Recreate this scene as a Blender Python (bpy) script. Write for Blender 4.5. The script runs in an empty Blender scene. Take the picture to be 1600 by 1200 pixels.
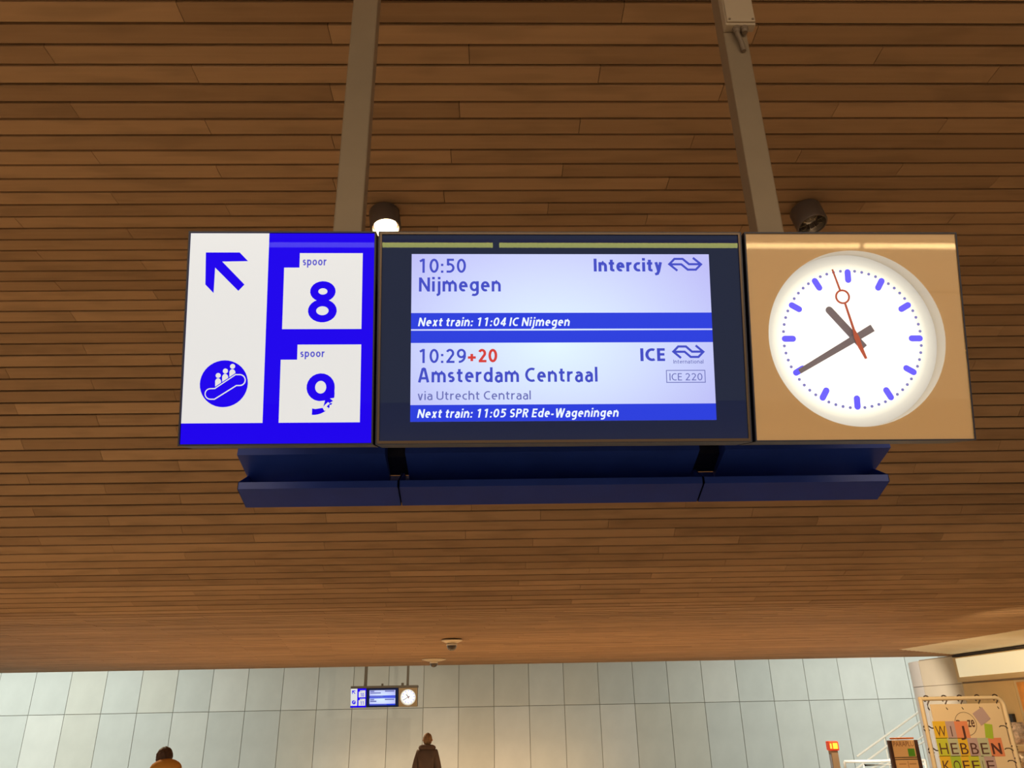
import bpy, bmesh, math, random
from mathutils import Vector, Matrix
random.seed(7)
C = bpy.context.scene.collection
EYE = 1.95                      # the phone is held up at about 1.95 m
F_PX = 1204.0
YAW, PITCH, ROLL = math.radians(-1.48), math.radians(23.45), math.radians(-1.118)

# ------------------------------------------------------------------ camera
def cam_axes():
    cy, sy, cp, sp = math.cos(YAW), math.sin(YAW), math.cos(PITCH), math.sin(PITCH)
    fwd = Vector((-sy*cp, cy*cp, sp)); right = Vector((cy, sy, 0)); up = right.cross(fwd)
    c, s = math.cos(ROLL), math.sin(ROLL)
    return c*right + s*up, -s*right + c*up, fwd
RGT, UPV, FWD = cam_axes()
CAM = Vector((0, 0, EYE))
cd = bpy.data.cameras.new('camera'); cam = bpy.data.objects.new('camera', cd); C.objects.link(cam)
cd.sensor_fit = 'HORIZONTAL'; cd.sensor_width = 36; cd.lens = 36*F_PX/1600; cd.clip_start = .05; cd.clip_end = 300
m = Matrix((( RGT.x, UPV.x, -FWD.x, CAM.x), (RGT.y, UPV.y, -FWD.y, CAM.y), (RGT.z, UPV.z, -FWD.z, CAM.z), (0, 0, 0, 1)))
cam.matrix_world = m
bpy.context.scene.camera = cam

# ------------------------------------------------------------------ world, lights, exposure
sc = bpy.context.scene
sc.view_settings.view_transform = 'Standard'; sc.view_settings.look = 'None'
sc.view_settings.exposure = 0.0; sc.view_settings.gamma = 1.0; sc.view_settings.use_curve_mapping = False
w = bpy.data.worlds.new('world'); sc.world = w; w.use_nodes = True
bg = w.node_tree.nodes['Background']; bg.inputs[0].default_value = (1.0, .84, .66, 1); bg.inputs[1].default_value = .62

def area(name, loc, rot, sx, sy, power, col):
    l = bpy.data.lights.new(name, 'AREA'); l.shape = 'RECTANGLE'; l.size = sx; l.size_y = sy
    l.energy = power; l.color = col
    o = bpy.data.objects.new(name, l); C.objects.link(o); o.location = loc; o.rotation_euler = rot
    return o
def rad(*a): return tuple(math.radians(x) for x in a)
area('skylight_left', (-27, 33, 8.6), rad(0, 0, 0), 20, 14, 3900, (.88, 1.0, 1.0))
area('skylight_right', (22, 33, 8.6), rad(0, 0, 0), 16, 14, 2600, (.88, 1.0, 1.0))
area('hall_lamp_warm', (-1.6, 40.5, -1.4), rad(90, 0, 0), 13, 1.0, 190, (1.0, .62, .30))
area('concourse_fill', (0, -7, 5.6), rad(8, 0, 0), 18, 6, 1500, (1.0, .80, .56))  # added unseen panel behind the camera, brightens floor and ceiling
def floor_fill(x, y, z, power):  # added spots without fixtures; their bounce off the floor brightens the far slats
    l = bpy.data.lights.new('floor_fill', 'SPOT'); l.energy = power; l.color = (1, .74, .44); l.spot_size = math.radians(130); l.spot_blend = .5; l.shadow_soft_size = 0
    o = bpy.data.objects.new('floor_fill', l); C.objects.link(o); o.location = (x, y, z)
for x in (-8, -2.7, 2.7, 8): floor_fill(x, 18, 3.25, 900)
for x in (-6, 0, 6): floor_fill(x, 13, 3.25, 380)
def spot_at(loc, tgt, power, ang, col=(1, .78, .48)):  # added fill spots without fixtures, for kiosk, rails, far sign and left floor
    l = bpy.data.lights.new('fill_spot', 'SPOT'); l.energy = power; l.color = col; l.spot_size = math.radians(ang); l.spot_blend = .6; l.shadow_soft_size = 0
    o = bpy.data.objects.new('fill_spot', l); C.objects.link(o); o.location = loc; o.rotation_euler = (Vector(tgt)-Vector(loc)).to_track_quat('-Z', 'Y').to_euler()
KXA = 10.5
spot_at((3.6, 7.6, 3.8), (6.3, 9.8, 1.5), 330, 80)
spot_at((6.8, 11.6, 2.5), (10.2, 14.0, 2.3), 200, 80)
spot_at((7.4, 12.8, 1.0), (KXA-.4, 18.0, 2.4), 380, 40)
spot_at((7.5, 20.5, 2.4), (14.0, 27.0, 1.3), 1500, 52, (1, .97, .9))
spot_at((6.6, 10.6, .5), (9.9, 13.5, 3.3), 560, 62, (1, .93, .80))
spot_at((-2.5, 31.5, 5.5), (-4.3, 38.6, 3.2), 420, 40, (1, .84, .6))
spot_at((-6.5, 5.5, 5.6), (-7.5, 6.5, 0), 1500, 100, (1, .80, .52))

# ------------------------------------------------------------------ helpers
def ray(px, py):
    return RGT*((px-800)/F_PX) + UPV*((600-py)/F_PX) + FWD
def onY(px, py, Y):
    d = ray(px, py); return CAM + d*(Y/d.y)
def onZ(px, py, Z):
    d = ray(px, py); return CAM + d*((Z-EYE)/d.z)
def onX(px, py, X):
    d = ray(px, py); return CAM + d*(X/d.x)

def empty(name, loc, label, cat, group=None, rot=None):
    o = bpy.data.objects.new(name, None); C.objects.link(o); o.location = loc
    if rot is not None: o.rotation_mode = 'QUATERNION'; o.rotation_quaternion = rot
    o.empty_display_size = .1
    o['label'] = label; o['category'] = cat
    if group: o['group'] = group
    return o
def tag(o, label, cat, group=None):
    o['label'] = label; o['category'] = cat
    if group: o['group'] = group
    return o
def link(name, me, mat=None, parent=None):
    o = bpy.data.objects.new(name, me); C.objects.link(o)
    if mat: me.materials.clear(); me.materials.append(mat)
    if parent: o.parent = parent
    return o
def obj(name, bm, mat, parent=None, smooth=False):
    me = bpy.data.meshes.new(name); bm.normal_update(); bm.to_mesh(me); bm.free()
    if smooth:
        for p in me.polygons: p.use_smooth = True
        try: me.set_sharp_from_angle(angle=math.radians(40))
        except Exception: pass
    return link(name, me, mat, parent)
def add_box(bm, c, s, M=None, bev=0):
    r = bmesh.ops.create_cube(bm, size=1)
    vs = r['verts']
    bmesh.ops.scale(bm, vec=s, verts=vs)
    if bev > 0:
        es = list({e for v in vs for e in v.link_edges})
        rr = bmesh.ops.bevel(bm, geom=es, offset=bev, segments=2, affect='EDGES', profile=.5)
        vs = list({v for f in rr['faces'] for v in f.verts} | {v for v in vs if v.is_valid})
    if M is not None: bmesh.ops.transform(bm, matrix=M, verts=vs)
    bmesh.ops.translate(bm, vec=c, verts=vs)
    return vs
def box(name, c, s, mat, parent=None, bev=0, M=None):
    bm = bmesh.new(); add_box(bm, c, s, M, bev); return obj(name, bm, mat, parent)
def add_tube(bm, pts, r, n=10, closed=False):
    pts = [Vector(p) for p in pts]; rings = []
    N = len(pts); up0 = None
    for i, p in enumerate(pts):
        if closed: t = (pts[(i+1) % N]-pts[i-1])
        else: t = (pts[min(i+1, N-1)]-pts[max(i-1, 0)])
        t.normalize()
        if up0 is None:
            up0 = Vector((0, 0, 1)) if abs(t.z) < .9 else Vector((1, 0, 0))
        a = t.cross(up0).normalized(); b = t.cross(a).normalized(); up0 = -b if False else up0
        rr = r[i] if isinstance(r, (list, tuple)) else r
        rings.append([bm.verts.new(p + a*math.cos(2*math.pi*k/n)*rr + b*math.sin(2*math.pi*k/n)*rr) for k in range(n)])
    for i in range(N if closed else N-1):
        A, B = rings[i], rings[(i+1) % N]
        for k in range(n): bm.faces.new((A[k], A[(k+1) % n], B[(k+1) % n], B[k]))
    if not closed:
        bm.faces.new(rings[0][::-1]); bm.faces.new(rings[-1])
    bmesh.ops.recalc_face_normals(bm, faces=bm.faces)
def tube(name, pts, r, mat, parent=None, n=10, closed=False):
    bm = bmesh.new(); add_tube(bm, pts, r, n, closed); return obj(name, bm, mat, parent, True)
def lathe(bm, prof, n=32, cap=True):
    rings = []
    for (r, z) in prof:
        rings.append([bm.verts.new((max(r, 1e-4)*math.cos(2*math.pi*k/n), max(r, 1e-4)*math.sin(2*math.pi*k/n), z)) for k in range(n)])
    for A, B in zip(rings, rings[1:]):
        for k in range(n): bm.faces.new((A[k], A[(k+1) % n], B[(k+1) % n], B[k]))
    if cap:
        bm.faces.new(rings[0][::-1]); bm.faces.new(rings[-1])
def prism_yz(bm, prof, x0, x1):
    A = [bm.verts.new((x0, y, z)) for y, z in prof]; B = [bm.verts.new((x1, y, z)) for y, z in prof]
    n = len(prof)
    bm.faces.new(A); bm.faces.new(B[::-1])
    for k in range(n): bm.faces.new((A[k], B[k], B[(k+1) % n], A[(k+1) % n]))
    bmesh.ops.recalc_face_normals(bm, faces=bm.faces)

def srgb(r, g, b):
    f = lambda c: (c/255/12.92) if c/255 <= .04045 else ((c/255+.055)/1.055)**2.4
    return (f(r), f(g), f(b), 1)
def mat(name, col, rough=.5, metal=0., emit=None, es=1., noise=0., nscale=8., spec=.5, bump=0.):
    M = bpy.data.materials.new(name); M.use_nodes = True; nt = M.node_tree; b = nt.nodes['Principled BSDF']
    b.inputs['Roughness'].default_value = rough; b.inputs['Metallic'].default_value = metal
    b.inputs['Specular IOR Level'].default_value = spec
    if noise > 0:
        tc = nt.nodes.new('ShaderNodeTexCoord'); nz = nt.nodes.new('ShaderNodeTexNoise'); nz.inputs['Scale'].default_value = nscale
        nz.inputs['Detail'].default_value = 4
        mr = nt.nodes.new('ShaderNodeMapRange'); mr.inputs[1].default_value = .3; mr.inputs[2].default_value = .7
        mr.inputs[3].default_value = 1-noise; mr.inputs[4].default_value = 1+noise*.6
        hs = nt.nodes.new('ShaderNodeHueSaturation'); hs.inputs['Color'].default_value = col
        nt.links.new(tc.outputs['Object'], nz.inputs['Vector']); nt.links.new(nz.outputs[0], mr.inputs[0])
        nt.links.new(mr.outputs[0], hs.inputs['Value']); nt.links.new(hs.outputs[0], b.inputs['Base Color'])
        if bump > 0:
            bp = nt.nodes.new('ShaderNodeBump'); bp.inputs['Strength'].default_value = bump; bp.inputs['Distance'].default_value = .003
            nt.links.new(nz.outputs[0], bp.inputs['Height']); nt.links.new(bp.outputs[0], b.inputs['Normal'])
    else:
        b.inputs['Base Color'].default_value = col
    if emit:
        b.inputs['Emission Color'].default_value = emit; b.inputs['Emission Strength'].default_value = es
    return M

# ---- wood: every plank its own tone, fine grain along the plank
def wood_mat(name, dark, light):
    M = bpy.data.materials.new(name); M.use_nodes = True; nt = M.node_tree; b = nt.nodes['Principled BSDF']; L = nt.links.new
    tc = nt.nodes.new('ShaderNodeTexCoord'); oi = nt.nodes.new('ShaderNodeObjectInfo'); ge = nt.nodes.new('ShaderNodeNewGeometry')
    add = nt.nodes.new('ShaderNodeMath'); add.operation = 'ADD'; L(oi.outputs['Random'], add.inputs[0]); L(ge.outputs['Random Per Island'], add.inputs[1])
    fr = nt.nodes.new('ShaderNodeMath'); fr.operation = 'FRACT'; L(add.outputs[0], fr.inputs[0])
    off = nt.nodes.new('ShaderNodeCombineXYZ'); mu = nt.nodes.new('ShaderNodeMath'); mu.operation = 'MULTIPLY'; mu.inputs[1].default_value = 37.
    L(fr.outputs[0], mu.inputs[0]); L(mu.outputs[0], off.inputs[0]); L(mu.outputs[0], off.inputs[2])
    va = nt.nodes.new('ShaderNodeVectorMath'); va.operation = 'ADD'; L(tc.outputs['Object'], va.inputs[0]); L(off.outputs[0], va.inputs[1])
    mp = nt.nodes.new('ShaderNodeMapping'); mp.inputs['Scale'].default_value = (1.1, 34, 34); L(va.outputs[0], mp.inputs[0])
    nz = nt.nodes.new('ShaderNodeTexNoise'); nz.inputs['Scale'].default_value = 1.; nz.inputs['Detail'].default_value = 6; L(mp.outputs[0], nz.inputs['Vector'])
    mp2 = nt.nodes.new('ShaderNodeMapping'); mp2.inputs['Scale'].default_value = (1.6, 6, 6); L(va.outputs[0], mp2.inputs[0])
    nz2 = nt.nodes.new('ShaderNodeTexNoise'); nz2.inputs['Scale'].default_value = 1.; nz2.inputs['Detail'].default_value = 2; L(mp2.outputs[0], nz2.inputs['Vector'])
    mx = nt.nodes.new('ShaderNodeMix'); mx.data_type = 'RGBA'; mx.inputs[6].default_value = dark; mx.inputs[7].default_value = light
    s = nt.nodes.new('ShaderNodeMath'); s.operation = 'MULTIPLY_ADD'; s.inputs[1].default_value = .62; L(fr.outputs[0], s.inputs[0])
    s2 = nt.nodes.new('ShaderNodeMath'); s2.operation = 'MULTIPLY'; s2.inputs[1].default_value = .42; L(nz.outputs[0], s2.inputs[0])
    L(s2.outputs[0], s.inputs[2]); L(s.outputs[0], mx.inputs[0])
    kn = nt.nodes.new('ShaderNodeMapRange'); kn.inputs[1].default_value = .34; kn.inputs[2].default_value = .5; kn.inputs[3].default_value = .87; kn.inputs[4].default_value = 1.03
    L(nz2.outputs[0], kn.inputs[0])
    hs = nt.nodes.new('ShaderNodeHueSaturation'); L(mx.outputs[2], hs.inputs['Color']); L(kn.outputs[0], hs.inputs['Value'])
    L(hs.outputs[0], b.inputs['Base Color']); b.inputs['Roughness'].default_value = .6; b.inputs['Specular IOR Level'].default_value = .10
    bp = nt.nodes.new('ShaderNodeBump'); bp.inputs['Strength'].default_value = .25; bp.inputs['Distance'].default_value = .002
    L(nz.outputs[0], bp.inputs['Height']); L(bp.outputs[0], b.inputs['Normal'])
    return M
WOOD = wood_mat('wood', srgb(145, 113, 83), srgb(184, 147, 110))
BACK = mat('ceiling_void', srgb(38, 22, 18), .9)
STEEL = mat('grey_steel', srgb(158, 140, 118), .42, .35, noise=.05, nscale=6)
STEEL_EDGE = mat('steel_edge', srgb(170, 165, 150), .35, .5)
NAVY = mat('navy_metal', srgb(38, 68, 175), .4, .0, noise=.10, nscale=5)
NAVYD = mat('dark_navy_metal', srgb(20, 22, 48), .4)
FRAME = mat('bronze_trim', srgb(92, 76, 62), .3, .6)

# ------------------------------------------------------------------ ceiling of wooden slats
PITCHS = .1625; BW = .138
KNOT = [(3.289-6*PITCHS, 3.9), (5.46, 3.9), (6.1, 3.885), (6.43, 3.868), (6.75, 3.838), (7.07, 3.767), (7.376, 3.672), (7.671, 3.537), (7.953, 3.382), (8.216, 3.197),
        (8.479, 3.009), (8.871, 2.722), (9.255, 2.428), (9.515, 2.236), (9.793, 2.073), (10.08, 1.925), (10.38, 1.803), (10.688, 1.706),
        (11.0, 1.621), (11.311, 1.534), (11.464, 1.488), (11.8, 1.448), (12.6, 1.42), (16.0, 1.40), (22.6, 1.382)]
def along():
    pts = [Vector(k) for k in KNOT]; out = []; seg = 0; pos = 0.; 
    lens = [(b-a).length for a, b in zip(pts, pts[1:])]; tot = sum(lens); s = 0.
    def at(s):
        for i, l in enumerate(lens):
            if s <= l: return pts[i].lerp(pts[i+1], s/l)
            s -= l
        return pts[-1]
    n = int(tot/PITCHS)
    return [at(i*PITCHS) for i in range(n+1)]
ROWS = along()
def plank_mesh(L):
    bm = bmesh.new(); add_box(bm, (0, 0, .0125), (L, BW, .025))
    me = bpy.data.meshes.new('plank'); bm.to_mesh(me); bm.free(); me.materials.append(WOOD); return me
PL = 2.652
PM = plank_mesh(PL-.004)
ceil_bm = bmesh.new()
prof = [(-14., 3.98)] + [(a, b+.08) for a, b in KNOT]
prof2 = [(a, b+.12+EYE) for a, b in prof][::-1]
prism_yz(ceil_bm, [(a, b+EYE) for a, b in prof]+prof2, -19, 19)
ceiling = obj('ceiling', ceil_bm, BACK); ceiling['kind'] = 'structure'

# right-hand kiosk wall stands along a line of constant X
CZ = EYE+1.395
P_D = onZ(1490, 1023, CZ); P_A = onZ(1402, 1015, CZ); P_B = onZ(1600, 984, CZ); P_C = onZ(1600, 1006, CZ)
KX = P_D.x
def cut_x(Y):                   # x beyond which the white soffit replaces the slats
    if Y < 11.6: return 99
    if Y > P_A.y: # between A and the wall behind the soffit
        if Y > P_D.y: return KX+3.2
        t = (Y-P_A.y)/(P_D.y-P_A.y); return P_A.x + t*(P_D.x-P_A.x)
    t = (P_A.y-Y)/(P_A.y-P_B.y); return P_A.x + t*(P_B.x-P_A.x)
cands = []
for i in range(len(ROWS)-1):
    a, b = ROWS[i], ROWS[i+1]; mid = (a+b)/2; ang = math.atan2(b.y-a.y, b.x-a.x)
    row = i-6                   # row 0 starts at Y = 3.289
    x0 = -1.85 + .856*row
    depth = mid.x*.917 + mid.y*.398
    half = .71*depth + 1.6
    k0 = math.floor((-half-x0)/PL); k = k0
    while x0+k*PL < half:
        cx = x0+(k+.5)*PL; xl, xr = cx-PL/2, cx+PL/2
        lim = cut_x(mid.x)
        if mid.x > 12 and mid.x < P_D.y: lim = min(lim, KX)
        if mid.x >= P_D.y: lim = KX+3.2
        if xl < lim:
            full = xr <= lim
            ok = depth < 40 and abs(cx) < .67*depth + PL/2 and mid.x > 2.75
            cands.append((depth, cx if full else (xl+lim)/2, mid, ang, PL-.004 if full else lim-xl-.004, ok))
        k += 1
cands.sort(key=lambda c: (not c[5], c[0]))
rest = bmesh.new()
for n, (depth, cx, mid, ang, L, ok) in enumerate(cands):
    jit = random.uniform(-.0012, .0012)
    M = Matrix.Translation((cx, mid.x, mid.y+EYE+jit)) @ Matrix.Rotation(ang, 4, 'X')
    if n < 300 and ok:
        me = PM if abs(L-(PL-.004)) < 1e-6 else plank_mesh(L)
        o = link('plank', me); o.parent = ceiling; o.matrix_local = M
        o.location = (cx, mid.x, mid.y+EYE+jit)
    else:
        add_box(rest, (0, 0, 0), (1, 1, 1), M @ Matrix.Translation((0, 0, .0125)) @ Matrix.Diagonal((L, BW, .025, 1)))
o = obj('planks', rest, WOOD, ceiling); o['kind'] = 'stuff'
# end board closing the far edge of the slats
box('edge_board', (0, 22.64, EYE+1.46), (36, .05, .16), WOOD, ceiling)

# white soffit panels beside the kiosk
CREAM = mat('cream_panel', srgb(232, 222, 196), .55, noise=.03, nscale=2)
WARMP = mat('warm_wall_panel', srgb(205, 186, 158), .6, noise=.05, nscale=1.5)
soff = bpy.data.objects.new('ceiling_soffit', None)
def poly3(name, pts, th, m_, parent=None, up=Vector((0, 0, 1))):
    bm = bmesh.new(); A = [bm.verts.new(p) for p in pts]; B = [bm.verts.new(Vector(p)+up*th) for p in pts]
    bm.faces.new(A); bm.faces.new(B[::-1]); n = len(pts)
    for k in range(n): bm.faces.new((A[k], B[k], B[(k+1) % n], A[(k+1) % n]))
    bmesh.ops.recalc_face_normals(bm, faces=bm.faces); return obj(name, bm, m_, parent)
base = poly3('ceiling', [(P_A.x, P_A.y, CZ+.04), (P_B.x+2, P_B.y - (P_A.y-P_B.y)/(P_B.x-P_A.x)*2, CZ+.04), (KX+3, P_B.y-4, CZ+.04), (KX+3, P_D.y, CZ+.04), (P_D.x, P_D.y, CZ+.04)], .05, BACK)
base['kind'] = 'structure'
slope = (P_A.y-P_B.y)/(P_A.x-P_B.x)
yy = P_A.y-.05; step = 1.15
def edge_x(y):                  # diagonal edge between slats and soffit
    return P_A.x + (y-P_A.y)/slope
def back_x(y):
    return P_A.x + (y-P_A.y)/(P_D.y-P_A.y)*(P_D.x-P_A.x)
ys = [P_D.y-.02]
while ys[-1] > P_B.y-2: ys.append(ys[-1]-step)
for ya, yb in zip(ys, ys[1:]):
    ya -= .012; pts = []
    def lx(y): return back_x(y) if y > P_A.y else edge_x(y)
    L = [(lx(ya)+.02, ya)]
    if ya > P_A.y > yb: L.append((P_A.x+.02, P_A.y))
    L.append((lx(yb)+.02, yb))
    R_ = KX+2.4
    pts = [(x, y, CZ) for x, y in L] + [(R_, yb, CZ), (R_, ya, CZ)]
    poly3('soffit_panel', pts, .03, CREAM, base)

# ------------------------------------------------------------------ floors, far hall
FLOORM = mat('stone_floor', srgb(190, 176, 155), .35, noise=.08, nscale=3)
o = box('floor', (0, 4, -.1), (44, 44, .2), FLOORM); o['kind'] = 'structure'
o = box('floor', (0, 36, -2.3), (110, 22, .2), mat('hall_floor', srgb(170, 160, 145), .4, noise=.05, nscale=2)); o['kind'] = 'structure'
WALLJ = mat('wall_joint', srgb(170, 168, 158), .8)
CONC = mat('concrete_panel', srgb(205, 206, 198), .75, noise=.07, nscale=.9)
WY = 44.
o = wall = box('wall_back', (0, WY+.13, 3), (108, .2, 12), WALLJ); o['kind'] = 'structure'
PWD = 1.86
xj = onY(553, 1060, WY).x; zj = onY(660, 1106, WY).z
pmeshes = {}
def panel_mesh(w_, h_):
    bm = bmesh.new(); add_box(bm, (0, 0, 0), (w_, .05, h_), bev=.008); me = bpy.data.meshes.new('wall_panel'); bm.to_mesh(me); bm.free(); return me
CONCS = []
for k, c in enumerate([(205, 206, 198), (199, 201, 194), (210, 210, 202), (202, 201, 190)]):
    CONCS.append(mat('concrete_panel_tone', srgb(*c), .75, noise=.06, nscale=.9))
rows_z = [(-2.2, zj-3.4), (zj-3.4, zj), (zj, zj+3.4), (zj+3.4, 9.0)]
for (z0, z1) in rows_z:
    ms = []
    for c in CONCS:
        me = panel_mesh(PWD-.026, z1-z0-.026); me.materials.append(c); ms.append(me)
    for k in range(-16, 17):
        o = bpy.data.objects.new('wall_panel', random.choice(ms)); C.objects.link(o); o.parent = wall
        o.location = (xj+PWD*(k+.5), WY+.0, (z0+z1)/2)
o = box('ceiling', (0, 33.5, 9.2), (108, 23, .3), mat('hall_roof', srgb(190, 190, 185), .8)); o['kind'] = 'structure'

# ------------------------------------------------------------------ sign frame of reference
SY, TILT = math.radians(.627), math.radians(15.27)
XR = Vector((math.cos(SY), math.sin(SY), 0)); NB = Vector((-math.sin(SY), math.cos(SY), 0))
US = Vector((0, 0, math.cos(TILT))) - NB*math.sin(TILT)
NF = XR.cross(US)               # out of the face, towards the viewer and down
SC = Vector((.3468, 2.7, 1.3777+EYE)); SW, SH = 3.092, .848
def sp(px, py, w_=0.):
    d = ray(px, py); o_ = SC + NF*w_; t = (o_-CAM).dot(NF)/d.dot(NF); p = CAM + d*t - SC
    return (p.dot(XR), p.dot(US))
def signmat(c):                 # matrix of a sign frame centred at c
    return Matrix(((XR.x, US.x, NF.x, c.x), (XR.y, US.y, NF.y, c.y), (XR.z, US.z, NF.z, c.z), (0, 0, 0, 1)))

def shape(name, loops, w0, th, m_, parent, off=(0, 0)):
    cu = bpy.data.curves.new(name, 'CURVE'); cu.dimensions = '2D'; cu.fill_mode = 'BOTH'; cu.extrude = th/2
    for lp in loops:
        s = cu.splines.new('POLY'); s.points.add(len(lp)-1); s.use_cyclic_u = True
        for i, (x, y) in enumerate(lp): s.points[i].co = (x-off[0], y-off[1], 0, 1)
    t = bpy.data.objects.new('tmp', cu); C.objects.link(t)
    dg = bpy.context.evaluated_depsgraph_get(); me = bpy.data.meshes.new_from_object(t.evaluated_get(dg))
    bpy.data.objects.remove(t); me.transform(Matrix.Translation((0, 0, w0+th/2)))
    return link(name, me, m_, parent)
_cap = {}
def text_mesh(s, bold=0., shear=0., spacing=1.):
    cu = bpy.data.curves.new('t', 'FONT'); cu.body = s; cu.size = 1.; cu.shear = shear; cu.offset = bold; cu.extrude = .002
    cu.space_character = spacing; cu.resolution_u = 6
    t = bpy.data.objects.new('tmp', cu); C.objects.link(t)
    dg = bpy.context.evaluated_depsgraph_get(); me = bpy.data.meshes.new_from_object(t.evaluated_get(dg)); bpy.data.objects.remove(t)
    return me
def text(name, s, u0, u1, vb, vt, w0, m_, parent, off=(0, 0), bold=0., shear=0., ref='H', spacing=1.):
    me = text_mesh(s, bold, shear, spacing)
    key = (ref, bold)
    if key not in _cap:
        r_ = text_mesh(ref, bold); ys = [v.co.y for v in r_.vertices]; _cap[key] = (min(ys), max(ys))
    lo, hi = _cap[key]
    xs = [v.co.x for v in me.vertices]; x0, x1 = min(xs), max(xs)
    sx = (u1-u0)/(x1-x0); sy_ = (vt-vb)/(hi-lo)
    me.transform(Matrix.Translation((-x0, -lo, 0)))
    me.transform(Matrix.Diagonal((sx, sy_, .2, 1)))
    me.transform(Matrix.Translation((u0-off[0], vb-off[1], w0+.0004)))
    return link(name, me, m_, parent)
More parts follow.
